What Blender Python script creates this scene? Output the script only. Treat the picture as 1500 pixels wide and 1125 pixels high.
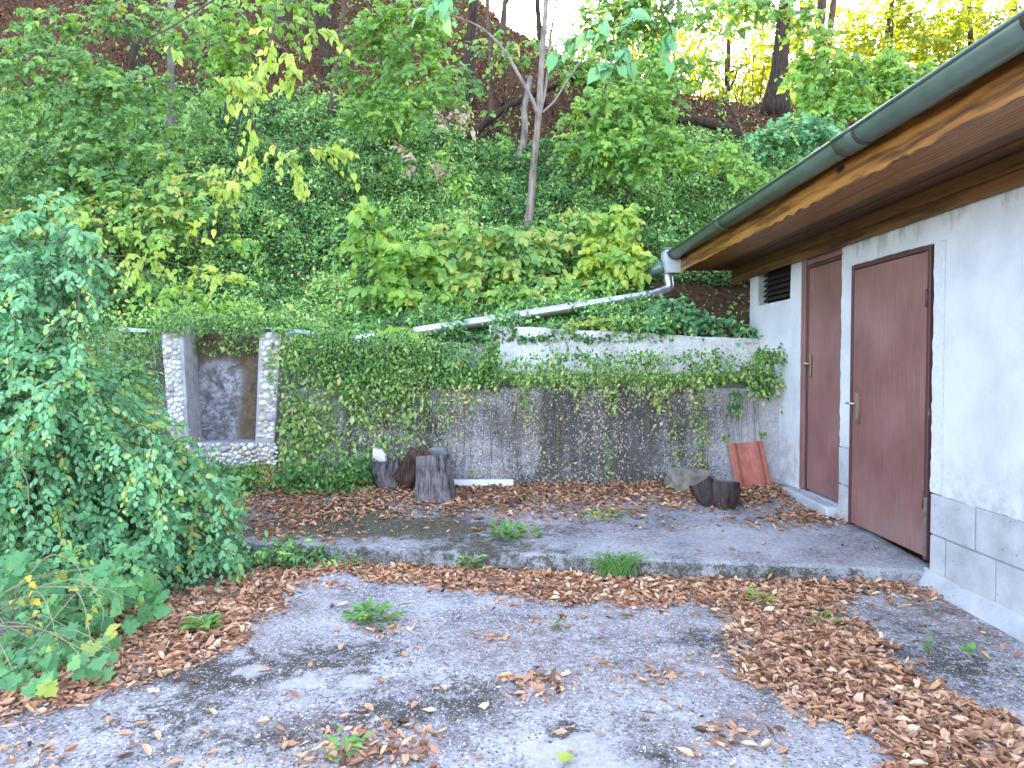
import bpy, bmesh, math, random
import numpy as np
from mathutils import Matrix, Vector, Euler

for o in list(bpy.data.objects):
    bpy.data.objects.remove(o)
scene = bpy.context.scene
C = scene.collection
RS = np.random.RandomState(7)
random.seed(7)
R = math.radians

# ------------------------------------------------------------------ camera
F = 1050.0                       # focal length in photograph pixels (1500 wide)
CAM = np.array([0.0, 0.0, 1.40])
cam_d = bpy.data.cameras.new('camera')
cam_d.sensor_width = 36.0
cam_d.lens = F / 1500 * 36
cam_d.clip_start = 0.05
cam_d.clip_end = 2000
cam = bpy.data.objects.new('camera', cam_d)
cam.location = CAM
cam.rotation_euler = (R(90 - 1.77), 0, R(-0.55))
C.objects.link(cam)
scene.camera = cam
RM = np.array(cam.rotation_euler.to_matrix())

# ------------------------------------------------------------------ sky, sun, exposure
SUN_EL, SUN_AZ = 19.0, 8.0       # the sun stands behind the hill crest
w = bpy.data.worlds.new('World')
scene.world = w
w.use_nodes = True
nt = w.node_tree
nt.nodes.clear()
sky = nt.nodes.new('ShaderNodeTexSky')
sky.sky_type = 'NISHITA'
sky.sun_disc = False
sky.sun_elevation = R(SUN_EL)
sky.sun_rotation = R(SUN_AZ)
sky.air_density = 1.0
sky.dust_density = 2.5
sky.ozone_density = 1.0
hsv = nt.nodes.new('ShaderNodeHueSaturation')
hsv.inputs['Hue'].default_value = 0.516
hsv.inputs['Saturation'].default_value = 0.85     # thin high cloud: a paler sky all round
bgn = nt.nodes.new('ShaderNodeBackground')
bgn.inputs['Strength'].default_value = 0.15
wo = nt.nodes.new('ShaderNodeOutputWorld')
nt.links.new(sky.outputs[0], hsv.inputs['Color'])
nt.links.new(hsv.outputs[0], bgn.inputs['Color'])
nt.links.new(bgn.outputs[0], wo.inputs['Surface'])

sun_d = bpy.data.lights.new('sun', 'SUN')
sun_d.energy = 4.5
sun_d.angle = R(0.5)
sun_d.color = (1.0, 0.92, 0.76)
sun = bpy.data.objects.new('sun', sun_d)
sun.location = (6, 40, 30)
sv = Vector((math.sin(R(SUN_AZ)) * math.cos(R(SUN_EL)), math.cos(R(SUN_AZ)) * math.cos(R(SUN_EL)), math.sin(R(SUN_EL))))
sun.rotation_euler = sv.to_track_quat('Z', 'Y').to_euler()
C.objects.link(sun)

scene.view_settings.view_transform = 'Standard'
scene.view_settings.look = 'None'
scene.view_settings.gamma = 1.0
scene.view_settings.exposure = 3.55
scene.cycles.max_bounces = 5
scene.cycles.diffuse_bounces = 3
scene.cycles.glossy_bounces = 2
scene.cycles.transmission_bounces = 3
scene.cycles.use_denoising = True
scene.cycles.use_adaptive_sampling = True
scene.cycles.adaptive_threshold = 0.02

# ------------------------------------------------------------------ geometry helpers
def ray(px, py):
    d = np.array([(px - 750) / F, -(py - 562.5) / F, -1.0])
    return RM @ d

def at(px, py, Y):               # the point seen at a pixel, at world distance Y
    d = ray(px, py)
    return CAM + d * (Y / d[1])

def gp(px, py, z=0.0):           # the point seen at a pixel, at height z
    d = ray(px, py)
    return CAM + d * ((z - CAM[2]) / d[2])

def nrm(v):
    v = np.asarray(v, float)
    return v / (np.linalg.norm(v, axis=-1, keepdims=True) + 1e-9)

def _hash(ix, iy, iz, seed):
    n = (ix * 374761393 + iy * 668265263 + iz * 1274126177 + seed * 974711) & 0xffffffff
    n = ((n ^ (n >> 13)) * 1274126177) & 0xffffffff
    return ((n ^ (n >> 16)) & 0xffff) / 65535.0

def vnoise(x, y, z=0.0, seed=0):
    x, y, z = np.broadcast_arrays(np.asarray(x, float), np.asarray(y, float), np.asarray(z, float))
    ix, iy, iz = [np.floor(a).astype(np.int64) for a in (x, y, z)]
    fx, fy, fz = x - ix, y - iy, z - iz
    fx, fy, fz = [t * t * (3 - 2 * t) for t in (fx, fy, fz)]
    r = 0
    for a in (0, 1):
        for b in (0, 1):
            for c in (0, 1):
                wgt = (fx if a else 1 - fx) * (fy if b else 1 - fy) * (fz if c else 1 - fz)
                r = r + wgt * _hash(ix + a, iy + b, iz + c, seed)
    return r

def fbm(x, y, z=0.0, seed=0, octv=4):
    r, amp, tot = 0, 1.0, 0
    for k in range(octv):
        f = 2 ** k
        r = r + amp * vnoise(np.asarray(x) * f, np.asarray(y) * f, np.asarray(z) * f, seed + k * 17)
        tot += amp
        amp *= 0.5
    return r / tot

def sstep(a, b, x):
    t = np.clip((x - a) / (b - a), 0, 1)
    return t * t * (3 - 2 * t)

# ------------------------------------------------------------------ object helpers
def link(name, me, mat=None, parent=None, loc=None):
    o = bpy.data.objects.new(name, me)
    C.objects.link(o)
    if mat is not None and me is not None and len(me.materials) == 0:
        me.materials.append(mat)
    if parent is not None:
        o.parent = parent
    if loc is not None:
        o.location = loc
    return o

def tag(o, label=None, cat=None, group=None, kind=None):
    if label: o['label'] = label
    if cat: o['category'] = cat
    if group: o['group'] = group
    if kind: o['kind'] = kind
    return o

def thing(name, label, cat, loc=(0, 0, 0), group=None):
    o = bpy.data.objects.new(name, None)
    o.empty_display_size = 0.1
    o.location = loc
    C.objects.link(o)
    return tag(o, label, cat, group)

def child(name, me, mat, parent):
    """mesh given in world coordinates, parented to an unrotated Empty"""
    o = link(name, me, mat, parent)
    o.location = -Vector(parent.location)
    return o

def mesh(name, verts, faces, smooth=False, attrs=None):
    me = bpy.data.meshes.new(name)
    me.from_pydata([tuple(v) for v in verts], [], [tuple(f) for f in faces])
    if attrs:
        for k, a in attrs.items():
            at_ = me.attributes.new(k, 'FLOAT', 'POINT')
            at_.data.foreach_set('value', np.asarray(a, np.float32))
    if smooth:
        me.polygons.foreach_set('use_smooth', [True] * len(me.polygons))
    me.update()
    return me

def mesh_np(name, V, loops, starts, totals, attrs=None, smooth=False):
    me = bpy.data.meshes.new(name)
    me.vertices.add(len(V))
    me.vertices.foreach_set('co', np.ascontiguousarray(V, np.float32).ravel())
    me.loops.add(len(loops))
    me.loops.foreach_set('vertex_index', np.ascontiguousarray(loops, np.int32))
    me.polygons.add(len(starts))
    me.polygons.foreach_set('loop_start', np.ascontiguousarray(starts, np.int32))
    try:
        me.polygons.foreach_set('loop_total', np.ascontiguousarray(totals, np.int32))
    except Exception:
        pass
    for k, a in (attrs or {}).items():
        at_ = me.attributes.new(k, 'FLOAT', 'POINT')
        at_.data.foreach_set('value', np.ascontiguousarray(a, np.float32))
    if smooth:
        me.polygons.foreach_set('use_smooth', np.ones(len(starts), bool))
    me.update(calc_edges=True)
    me.validate()
    return me

def grid_mesh(name, X, Y, Z, attrs=None, smooth=True):
    ny, nx = X.shape
    V = np.stack([X, Y, Z], -1).reshape(-1, 3)
    idx = np.arange(nx * ny).reshape(ny, nx)
    q = np.stack([idx[:-1, :-1], idx[:-1, 1:], idx[1:, 1:], idx[1:, :-1]], -1).reshape(-1, 4)
    n = len(q)
    return mesh_np(name, V, q.ravel(), np.arange(n) * 4, np.full(n, 4),
                   {k: np.asarray(a).ravel() for k, a in (attrs or {}).items()}, smooth)

class MB:
    """collects shapes into ONE mesh"""
    def __init__(s):
        s.v, s.f, s.sm = [], [], []
    def add(s, V, Fc, smooth=False):
        o = len(s.v)
        s.v += [tuple(v) for v in V]
        s.f += [tuple(i + o for i in f) for f in Fc]
        s.sm += [smooth] * len(Fc)
    def box(s, a, b, jit=0.0):
        x0, y0, z0 = a; x1, y1, z1 = b
        V = [(x, y, z) for z in (z0, z1) for y in (y0, y1) for x in (x0, x1)]
        if jit:
            V = [tuple(c + random.uniform(-jit, jit) for c in v) for v in V]
        s.add(V, [(0, 2, 3, 1), (4, 5, 7, 6), (0, 1, 5, 4), (2, 6, 7, 3), (0, 4, 6, 2), (1, 3, 7, 5)])
    def tube(s, P, rad, n=8, cap=True, jit=0.0, smooth=True):
        P = np.asarray(P, float)
        m = len(P)
        rad = np.broadcast_to(np.asarray(rad, float), (m,)) if np.ndim(rad) < 2 else rad
        T = np.gradient(P, axis=0)
        T = nrm(T)
        up = np.array([0, 0, 1.0]) if abs(T[0][2]) < 0.8 else np.array([0, 1.0, 0])
        V = []
        for i in range(m):
            u = nrm(np.cross(T[i], up)); v = np.cross(u, T[i])
            up = v
            for k in range(n):
                a = 2 * math.pi * k / n
                r = rad[i] * (1 + (random.uniform(-jit, jit) if jit else 0))
                V.append(P[i] + (u * math.cos(a) + v * math.sin(a)) * r)
        Fc = []
        for i in range(m - 1):
            for k in range(n):
                Fc.append((i * n + k, i * n + (k + 1) % n, (i + 1) * n + (k + 1) % n, (i + 1) * n + k))
        if cap:
            Fc.append(tuple(range(n - 1, -1, -1)))
            Fc.append(tuple((m - 1) * n + k for k in range(n)))
        s.add(V, Fc, smooth)
    def prism(s, outline, axis, a, b):
        """outline: list of 2-D points; axis 0/1/2 is the extrusion axis from a to b"""
        n = len(outline)
        def p3(q, t):
            l = list(q); l.insert(axis, t); return tuple(l)
        V = [p3(q, a) for q in outline] + [p3(q, b) for q in outline]
        Fc = [tuple(range(n)), tuple(range(2 * n - 1, n - 1, -1))]
        for i in range(n):
            j = (i + 1) % n
            Fc.append((j, i, n + i, n + j))
        s.add(V, Fc)
    def mesh(s, name='m', bevel=0.0, fix=True):
        me = bpy.data.meshes.new(name)
        me.from_pydata(s.v, [], s.f)
        me.polygons.foreach_set('use_smooth', s.sm)
        if fix or bevel:
            bm = bmesh.new(); bm.from_mesh(me)
            if bevel:
                bmesh.ops.bevel(bm, geom=list(bm.edges), offset=bevel, segments=1, affect='EDGES', profile=0.7)
            bmesh.ops.recalc_face_normals(bm, faces=list(bm.faces))
            bm.to_mesh(me); bm.free()
        me.update()
        return me

def bez(pts, n):
    """smooth polyline through the given points (Catmull-Rom)"""
    P = [np.asarray(p, float) for p in pts]
    P = [2 * P[0] - P[1]] + P + [2 * P[-1] - P[-2]]
    out = []
    segs = len(P) - 3
    for i in range(n):
        t = i / (n - 1) * segs
        k = min(int(t), segs - 1); u = t - k
        a, b, c, d = P[k:k + 4]
        out.append(0.5 * ((2 * b) + (-a + c) * u + (2 * a - 5 * b + 4 * c - d) * u * u + (-a + 3 * b - 3 * c + d) * u ** 3))
    return np.array(out)

# ------------------------------------------------------------------ materials
MATS = {}
class N:
    """small wrapper to write node trees tersely"""
    def __init__(s, name):
        s.m = bpy.data.materials.new(name)
        s.m.use_nodes = True
        s.t = s.m.node_tree
        s.t.nodes.clear()
        s.out = s.t.nodes.new('ShaderNodeOutputMaterial')
        MATS[name] = s.m
    def n(s, typ, **kw):
        nd = s.t.nodes.new('ShaderNode' + typ)
        for k, v in kw.items():
            if hasattr(nd, k) and not k[0].isupper():
                setattr(nd, k, v)
        return nd
    def l(s, a, b):
        s.t.links.new(a, b)
    def pos(s, scale=(1, 1, 1)):
        g = s.n('NewGeometry')
        mp = s.n('Mapping')
        mp.inputs['Scale'].default_value = scale
        s.l(g.outputs['Position'], mp.inputs['Vector'])
        return mp.outputs[0]
    def obj(s, scale=(1, 1, 1)):
        g = s.n('TexCoord')
        mp = s.n('Mapping')
        mp.inputs['Scale'].default_value = scale
        s.l(g.outputs['Object'], mp.inputs['Vector'])
        return mp.outputs[0]
    def noise(s, vec, scale, detail=4, rough=0.55, dist=0.0):
        nd = s.n('TexNoise')
        nd.inputs['Scale'].default_value = scale
        nd.inputs['Detail'].default_value = detail
        nd.inputs['Roughness'].default_value = rough
        nd.inputs['Distortion'].default_value = dist
        s.l(vec, nd.inputs['Vector'])
        return nd.outputs['Fac']
    def voro(s, vec, scale, feature='F1', out='Distance'):
        nd = s.n('TexVoronoi', feature=feature)
        nd.inputs['Scale'].default_value = scale
        s.l(vec, nd.inputs['Vector'])
        return nd.outputs[out]
    def ramp(s, fac, stops, interp='LINEAR'):
        nd = s.n('ValToRGB')
        nd.color_ramp.interpolation = interp
        cr = nd.color_ramp
        while len(cr.elements) < len(stops):
            cr.elements.new(0.5)
        for e, (p, c) in zip(cr.elements, stops):
            e.position = p
            e.color = (*c, 1) if len(c) == 3 else c
        s.l(fac, nd.inputs[0])
        return nd.outputs[0]
    def f(s, fac, a, b):           # float ramp a->0, b->1
        nd = s.n('MapRange')
        nd.interpolation_type = 'SMOOTHSTEP'
        nd.inputs['From Min'].default_value = a
        nd.inputs['From Max'].default_value = b
        s.l(fac, nd.inputs['Value'])
        return nd.outputs[0]
    def math(s, op, a, b=None):
        nd = s.n('Math', operation=op)
        for i, x in enumerate((a, b)):
            if x is None: continue
            if isinstance(x, (int, float)): nd.inputs[i].default_value = x
            else: s.l(x, nd.inputs[i])
        return nd.outputs[0]
    def mix(s, fac, a, b, blend='MIX'):
        nd = s.n('MixRGB', blend_type=blend)
        for i, x in enumerate((fac, a, b)):
            if isinstance(x, (int, float)): nd.inputs[i].default_value = x
            elif isinstance(x, tuple): nd.inputs[i].default_value = (*x, 1)
            else: s.l(x, nd.inputs[i])
        return nd.outputs[0]
    def attr(s, name):
        nd = s.n('Attribute')
        nd.attribute_name = name
        return nd.outputs['Fac']
    def principled(s, col, rough=0.7, metal=0.0, bump=None, bstr=0.3, bdist=0.01, spec=0.5):
        p = s.n('BsdfPrincipled')
        if isinstance(col, tuple): p.inputs['Base Color'].default_value = (*col, 1)
        else: s.l(col, p.inputs['Base Color'])
        if isinstance(rough, (int, float)): p.inputs['Roughness'].default_value = rough
        else: s.l(rough, p.inputs['Roughness'])
        p.inputs['Metallic'].default_value = metal
        p.inputs['Specular IOR Level'].default_value = spec
        if bump is not None:
            b = s.n('Bump')
            b.inputs['Strength'].default_value = bstr
            b.inputs['Distance'].default_value = bdist
            s.l(bump, b.inputs['Height'])
            s.l(b.outputs[0], p.inputs['Normal'])
        return p.outputs[0]
    def done(s, sh):
        s.l(sh, s.out.inputs['Surface'])
        return s.m

def leaf_mat(name, stops, rough=0.45, trans=0.35, spec=0.4, gain=1.6):
    m = N(name)
    stops = [(p, tuple(min(.8, v * gain) for v in c)) for p, c in stops]
    col = m.ramp(m.attr('rnd'), stops)
    p = m.principled(col, rough, spec=spec)
    t = m.n('BsdfTranslucent')
    tc = m.mix(1.0, col, (1.5, 1.4, 0.7), 'MULTIPLY')
    m.l(tc, t.inputs['Color'])
    mx = m.n('MixShader')
    mx.inputs[0].default_value = trans
    m.l(p, mx.inputs[1]); m.l(t.outputs[0], mx.inputs[2])
    return m.done(mx.outputs[0])

def bark_mat(name, c1, c2, scale=30):
    m = N(name)
    v = m.pos((1, 1, 0.18))
    n1 = m.noise(v, scale, 5, 0.65)
    n2 = m.noise(m.pos(), 6, 3)
    col = m.ramp(m.math('ADD', m.math('MULTIPLY', n1, 0.7), m.math('MULTIPLY', n2, 0.3)), [(0.36, c1), (0.60, c2)])
    return m.done(m.principled(col, 0.9, bump=n1, bstr=1.0, bdist=0.02, spec=0.2))

def plain(name, c1, c2, scale=25, rough=0.8, metal=0.0, bstr=0.2, spec=0.4):
    m = N(name)
    n1 = m.noise(m.pos(), scale, 5, 0.6)
    return m.done(m.principled(m.ramp(n1, [(0.3, c1), (0.7, c2)]), rough, metal, bump=n1, bstr=bstr, bdist=0.005, spec=spec))

# foliage
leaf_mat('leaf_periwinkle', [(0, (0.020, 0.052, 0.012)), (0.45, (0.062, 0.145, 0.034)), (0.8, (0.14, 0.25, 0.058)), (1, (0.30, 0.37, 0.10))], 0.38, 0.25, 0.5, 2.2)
leaf_mat('leaf_wall', [(0, (0.025, 0.065, 0.018)), (0.45, (0.085, 0.17, 0.035)), (0.75, (0.17, 0.24, 0.06)), (1, (0.32, 0.27, 0.13))], 0.42, 0.25, 0.5, 2.1)
leaf_mat('leaf_blue', [(0, (0.035, 0.10, 0.045)), (0.5, (0.08, 0.195, 0.082)), (0.9, (0.135, 0.27, 0.125)), (1, (0.25, 0.28, 0.07))], 0.5, 0.28, 0.4, 2.05)
leaf_mat('leaf_mid', [(0, (0.04, 0.095, 0.025)), (0.5, (0.10, 0.20, 0.05)), (0.9, (0.17, 0.28, 0.06)), (1, (0.27, 0.27, 0.06))], 0.5, 0.35, 0.4, 1.75)
leaf_mat('leaf_lime', [(0, (0.07, 0.15, 0.03)), (0.4, (0.13, 0.25, 0.045)), (0.85, (0.25, 0.35, 0.06)), (1, (0.33, 0.36, 0.06))], 0.5, 0.40, 0.4, 1.65)
leaf_mat('leaf_yellow', [(0, (0.16, 0.25, 0.045)), (0.5, (0.28, 0.36, 0.07)), (1, (0.42, 0.40, 0.09))], 0.5, 0.40, 0.4, 1.55)
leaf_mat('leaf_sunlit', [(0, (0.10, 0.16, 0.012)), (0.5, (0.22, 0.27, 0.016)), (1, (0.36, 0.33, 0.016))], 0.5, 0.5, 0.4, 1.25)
leaf_mat('leaf_pink', [(0, (0.25, 0.16, 0.12)), (1, (0.38, 0.33, 0.22))], 0.6, 0.3)
leaf_mat('leaf_lobed', [(0, (0.05, 0.15, 0.06)), (0.6, (0.09, 0.22, 0.08)), (0.9, (0.15, 0.27, 0.08)), (1, (0.42, 0.33, 0.05))], 0.5, 0.3)
leaf_mat('leaf_weed', [(0, (0.05, 0.14, 0.03)), (1, (0.12, 0.26, 0.05))], 0.5, 0.3)
leaf_mat('leaf_litter', [(0, (0.055, 0.030, 0.022)), (0.35, (0.19, 0.098, 0.058)), (0.8, (0.38, 0.215, 0.125)), (1, (0.48, 0.325, 0.21))], 0.75, 0.12, 0.25, 1.8)
leaf_mat('leaf_hill', [(0, (0.035, 0.016, 0.008)), (0.5, (0.10, 0.045, 0.02)), (0.9, (0.19, 0.09, 0.045)), (1, (0.28, 0.17, 0.09))], 0.85, 0.08, 0.2, 1.9)

bark_mat('bark_dark', (0.022, 0.015, 0.011), (0.075, 0.052, 0.038))
bark_mat('bark_brown', (0.05, 0.032, 0.022), (0.15, 0.10, 0.07))
bark_mat('bark_grey', (0.10, 0.09, 0.075), (0.28, 0.25, 0.21), 22)
bark_mat('bark_pale', (0.13, 0.10, 0.08), (0.36, 0.29, 0.24), 18)
bark_mat('bark_stump', (0.018, 0.015, 0.015), (0.26, 0.225, 0.215), 34)
bark_mat('bark_log', (0.018, 0.013, 0.013), (0.085, 0.060, 0.055), 34)
bark_mat('bark_red', (0.016, 0.009, 0.007), (0.115, 0.062, 0.046), 30)
plain('wood_cut', (0.09, 0.075, 0.065), (0.20, 0.17, 0.145), 30, 0.9)
plain('twig_bark', (0.06, 0.045, 0.03), (0.16, 0.12, 0.085), 40, 0.85)
plain('stem_pale', (0.22, 0.20, 0.10), (0.36, 0.33, 0.18), 40, 0.7)
plain('vine_dry', (0.09, 0.075, 0.05), (0.26, 0.22, 0.15), 40, 0.9)
plain('stone_grey', (0.20, 0.19, 0.17), (0.37, 0.35, 0.31), 18, 0.9)
plain('stone_jamb', (0.26, 0.25, 0.24), (0.46, 0.45, 0.43), 12, 0.9)
plain('stone_slate', (0.10, 0.105, 0.11), (0.24, 0.245, 0.25), 18, 0.9)
plain('stone_sand', (0.13, 0.115, 0.085), (0.32, 0.285, 0.225), 14, 0.9, 0.0, 0.6)
plain('stone_white', (0.55, 0.53, 0.48), (0.78, 0.76, 0.70), 20, 0.85)
plain('aggregate', (0.22, 0.215, 0.21), (0.60, 0.59, 0.57), 9, 0.85)
for i, (c1, c2) in enumerate([((0.58, 0.56, 0.50), (0.78, 0.76, 0.70)), ((0.46, 0.43, 0.38), (0.66, 0.62, 0.55)),
                              ((0.30, 0.22, 0.19), (0.48, 0.37, 0.33)), ((0.48, 0.38, 0.25), (0.64, 0.53, 0.38)),
                              ((0.24, 0.23, 0.23), (0.42, 0.41, 0.40))]):
    plain('pebble_%d' % i, c1, c2, 14, 0.75)
plain('paint_white', (0.70, 0.70, 0.68), (0.82, 0.82, 0.80), 12, 0.5)
plain('zinc', (0.42, 0.44, 0.46), (0.60, 0.62, 0.64), 9, 0.34, 0.9, 0.05)
plain('gutter_paint', (0.10, 0.15, 0.115), (0.15, 0.20, 0.165), 5, 0.30, 0.25, 0.03, 0.6)
plain('strap_brown', (0.05, 0.03, 0.025), (0.11, 0.06, 0.05), 20, 0.5)
plain('handle_brass', (0.42, 0.36, 0.27), (0.60, 0.52, 0.42), 12, 0.35, 0.8, 0.05)
plain('vent_shade', (0.012, 0.010, 0.008), (0.03, 0.025, 0.02), 30, 0.95)  # near-black colour stands in for the shade inside the vent opening
plain('cap_pale', (0.45, 0.52, 0.55), (0.66, 0.72, 0.74), 8, 0.5)

# painted door: faint vertical brushing, faded patches, chips
m = N('door_paint')
n1 = m.noise(m.pos((1, 30, 1.2)), 3.0, 4, 0.6)
n2 = m.noise(m.pos(), 2.2, 3)
n3 = m.noise(m.pos(), 40, 4, 0.7)
c = m.ramp(m.math('ADD', m.math('MULTIPLY', n1, 0.45), m.math('MULTIPLY', n2, 0.55)), [(0.34, (0.155, 0.068, 0.058)), (0.5, (0.225, 0.105, 0.090)), (0.66, (0.295, 0.155, 0.136))])
c = m.mix(m.f(n3, 0.68, 0.74), c, (0.30, 0.22, 0.18))
g = m.n('NewGeometry'); z = m.n('SeparateXYZ'); m.l(g.outputs['Position'], z.inputs[0])
gr_ = m.math('MULTIPLY', m.f(z.outputs['Z'], .85, .20), m.f(m.noise(m.pos((1, 1, .5)), 7, 6, .75), .42, .62))
c = m.mix(m.math('MULTIPLY', gr_, .45), c, (0.20, 0.15, 0.13))
scf = m.f(m.noise(m.pos((1, 1.5, 6)), 5, 6, .8), .64, .70)
c = m.mix(m.math('MULTIPLY', scf, .35), c, (0.09, 0.045, 0.04))
m.done(m.principled(c, 0.45, bump=n1, bstr=0.12, bdist=0.003))
m = N('frame_paint')
n3 = m.noise(m.pos((1, 1, 0.4)), 24, 5, 0.7)
c = m.mix(m.f(n3, 0.66, 0.72), (0.085, 0.030, 0.028), (0.34, 0.25, 0.20))
m.done(m.principled(c, 0.5, bump=n3, bstr=0.3, bdist=0.004))

# stained eaves timber, grain along the shed
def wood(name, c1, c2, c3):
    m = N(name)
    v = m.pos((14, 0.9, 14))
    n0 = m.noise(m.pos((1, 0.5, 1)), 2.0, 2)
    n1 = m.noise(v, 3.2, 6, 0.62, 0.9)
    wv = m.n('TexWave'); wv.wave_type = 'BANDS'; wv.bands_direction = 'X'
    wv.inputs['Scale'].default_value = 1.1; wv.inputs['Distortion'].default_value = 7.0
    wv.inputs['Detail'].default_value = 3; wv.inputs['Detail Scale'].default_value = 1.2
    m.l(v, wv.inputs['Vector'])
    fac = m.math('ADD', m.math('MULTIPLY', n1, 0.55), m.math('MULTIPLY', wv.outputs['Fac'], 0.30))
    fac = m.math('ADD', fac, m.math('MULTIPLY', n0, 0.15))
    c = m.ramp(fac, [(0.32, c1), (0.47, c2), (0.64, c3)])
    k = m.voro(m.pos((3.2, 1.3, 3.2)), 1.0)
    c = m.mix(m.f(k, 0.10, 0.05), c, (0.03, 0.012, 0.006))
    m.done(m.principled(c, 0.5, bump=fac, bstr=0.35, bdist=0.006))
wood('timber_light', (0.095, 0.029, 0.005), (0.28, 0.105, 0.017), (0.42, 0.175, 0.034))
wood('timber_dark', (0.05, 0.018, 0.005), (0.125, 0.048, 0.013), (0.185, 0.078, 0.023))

# lime render, slightly blotched
m = N('render_white')
n1 = m.noise(m.pos(), 3.0, 5, 0.6)
n2 = m.noise(m.pos(), 70, 3, 0.6)
n3 = m.noise(m.pos(), 14, 5, 0.75)
c = m.ramp(n1, [(0.3, (0.51, 0.515, 0.52)), (0.6, (0.63, 0.63, 0.63))])
c = m.mix(m.f(n3, 0.70, 0.78), c, (0.36, 0.34, 0.30))
z = m.n('SeparateXYZ'); g = m.n('NewGeometry'); m.l(g.outputs['Position'], z.inputs[0])
hb = m.math('ADD', m.noise(m.pos((1, 1, 0.35)), 6.0, 4, 0.7), m.math('MULTIPLY', m.f(z.outputs['Z'], 2.08, 2.34), 0.30))
c = m.mix(m.math('MULTIPLY', m.f(hb, 0.66, 0.92), 0.7), c, (0.27, 0.25, 0.17))
vd = m.n('TexVoronoi'); vd.inputs['Scale'].default_value = 9.0; m.l(m.pos((1, 1, .7)), vd.inputs['Vector'])
sc_ = m.n('SeparateColor'); m.l(vd.outputs['Color'], sc_.inputs[0])
spk = m.math('MULTIPLY', m.f(vd.outputs['Distance'], .075, .05), m.f(sc_.outputs[0], .72, .74))
c = m.mix(spk, c, (0.12, 0.10, 0.08))
dk = m.noise(m.pos((1, 1, .25)), 5.0, 6, .75)
c = m.mix(m.math('MULTIPLY', m.f(dk, .52, .70), .16), c, (0.33, 0.33, 0.36))
lowd = m.math('MULTIPLY', m.f(z.outputs['Z'], .95, .55), m.f(m.noise(m.pos(), 9, 5, .7), .40, .62))
c = m.mix(m.math('MULTIPLY', lowd, .45), c, (0.28, 0.26, 0.23))
m.done(m.principled(c, 0.9, bump=m.math('ADD', m.math('MULTIPLY', n2, 0.6), n1), bstr=0.5, bdist=0.008, spec=0.2))
m = N('render_new')
n1 = m.noise(m.pos(), 30, 4, 0.6)
m.done(m.principled(m.ramp(n1, [(0.3, (0.55, 0.55, 0.545)), (0.7, (0.66, 0.66, 0.655))]), 0.9, bump=n1, bstr=0.3, spec=0.2))

# bare concrete block with blow-holes
m = N('block')
n1 = m.noise(m.pos(), 5, 5, 0.65)
n2 = m.noise(m.pos(), 60, 3)
v = m.voro(m.pos(), 26)
hole = m.f(v, 0.13, 0.08)
hole = m.math('MULTIPLY', hole, m.f(m.noise(m.pos(), 9, 2), 0.48, 0.56))
c = m.ramp(n1, [(0.3, (0.33, 0.33, 0.33)), (0.7, (0.50, 0.50, 0.50))])
c = m.mix(hole, c, (0.07, 0.07, 0.07))
m.done(m.principled(c, 0.95, bump=m.math('SUBTRACT', m.math('MULTIPLY', n2, 0.4), hole), bstr=0.5, bdist=0.01, spec=0.2))

# weathered ground concrete; 'moss', 'stain', 'fresh' are painted areas of growth and patching with a shape of their own
def concrete(name, lo, hi, peb=1.0, moss_c=(0.022, 0.020, 0.013)):
    m = N(name)
    P = m.pos()
    n1 = m.noise(P, 3.0, 4, 0.6)
    n2 = m.noise(P, 38, 6, 0.8)
    mixn = m.math('ADD', m.math('MULTIPLY', n1, 0.4), m.math('MULTIPLY', n2, 0.6))
    c = m.ramp(mixn, [(0.385, tuple(x * .35 for x in lo)), (0.43, lo), (0.50, tuple((a + b) / 2 for a, b in zip(lo, hi))), (0.58, hi)])
    fresh = m.attr('fresh')
    v = m.n('TexVoronoi'); v.inputs['Scale'].default_value = 75; m.l(P, v.inputs['Vector'])
    sp = m.n('SeparateColor'); m.l(v.outputs['Color'], sp.inputs[0])
    pebm = m.math('MULTIPLY', m.f(v.outputs['Distance'], 0.46, 0.34), m.math('MULTIPLY', m.f(sp.outputs[0], 0.34, 0.40), peb))
    pebm = m.math('MULTIPLY', pebm, m.math('SUBTRACT', 1.0, fresh))
    pc = m.ramp(sp.outputs[1], [(0, tuple(x * .35 for x in lo)), (0.4, lo), (0.75, tuple(x * 1.25 for x in hi)), (1, tuple(x * 1.9 for x in hi))])
    c = m.mix(pebm, c, pc)
    c = m.mix(m.math('MULTIPLY', fresh, 0.7), c, m.mix(n2, tuple(x * .80 for x in hi), tuple(x * 1.35 for x in hi)))
    big_ = m.noise(P, 13, 7, 0.82)
    st = m.math('MULTIPLY', m.attr('stain'), m.f(big_, 0.42, 0.58))
    c = m.mix(m.math('MULTIPLY', st, 0.8), c, tuple(x * y for x, y in zip(lo, (1.05, .68, .45))))
    ms = m.math('ADD', m.attr('moss'), m.math('MULTIPLY', m.math('SUBTRACT', m.math('ADD', m.math('MULTIPLY', n2, .5), m.math('MULTIPLY', big_, .5)), 0.5), 5.0))
    msk = m.f(ms, 0.54, 0.66)
    mc = m.ramp(n2, [(0.35, moss_c), (0.52, tuple(x * 2.3 for x in moss_c)), (0.66, tuple(x * 5 for x in moss_c))])
    c = m.mix(m.math('MULTIPLY', msk, 0.9), c, m.mix(m.math('MULTIPLY', pebm, .5), mc, pc))
    h = m.math('ADD', m.math('MULTIPLY', n2, 0.8), m.math('ADD', m.math('MULTIPLY', pebm, 0.5), m.math('MULTIPLY', msk, 0.5)))
    m.done(m.principled(c, 0.92, bump=h, bstr=0.7, bdist=0.010, spec=0.2))
concrete('yard_concrete', (0.185, 0.176, 0.174), (0.46, 0.445, 0.44), 1.0)
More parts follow.
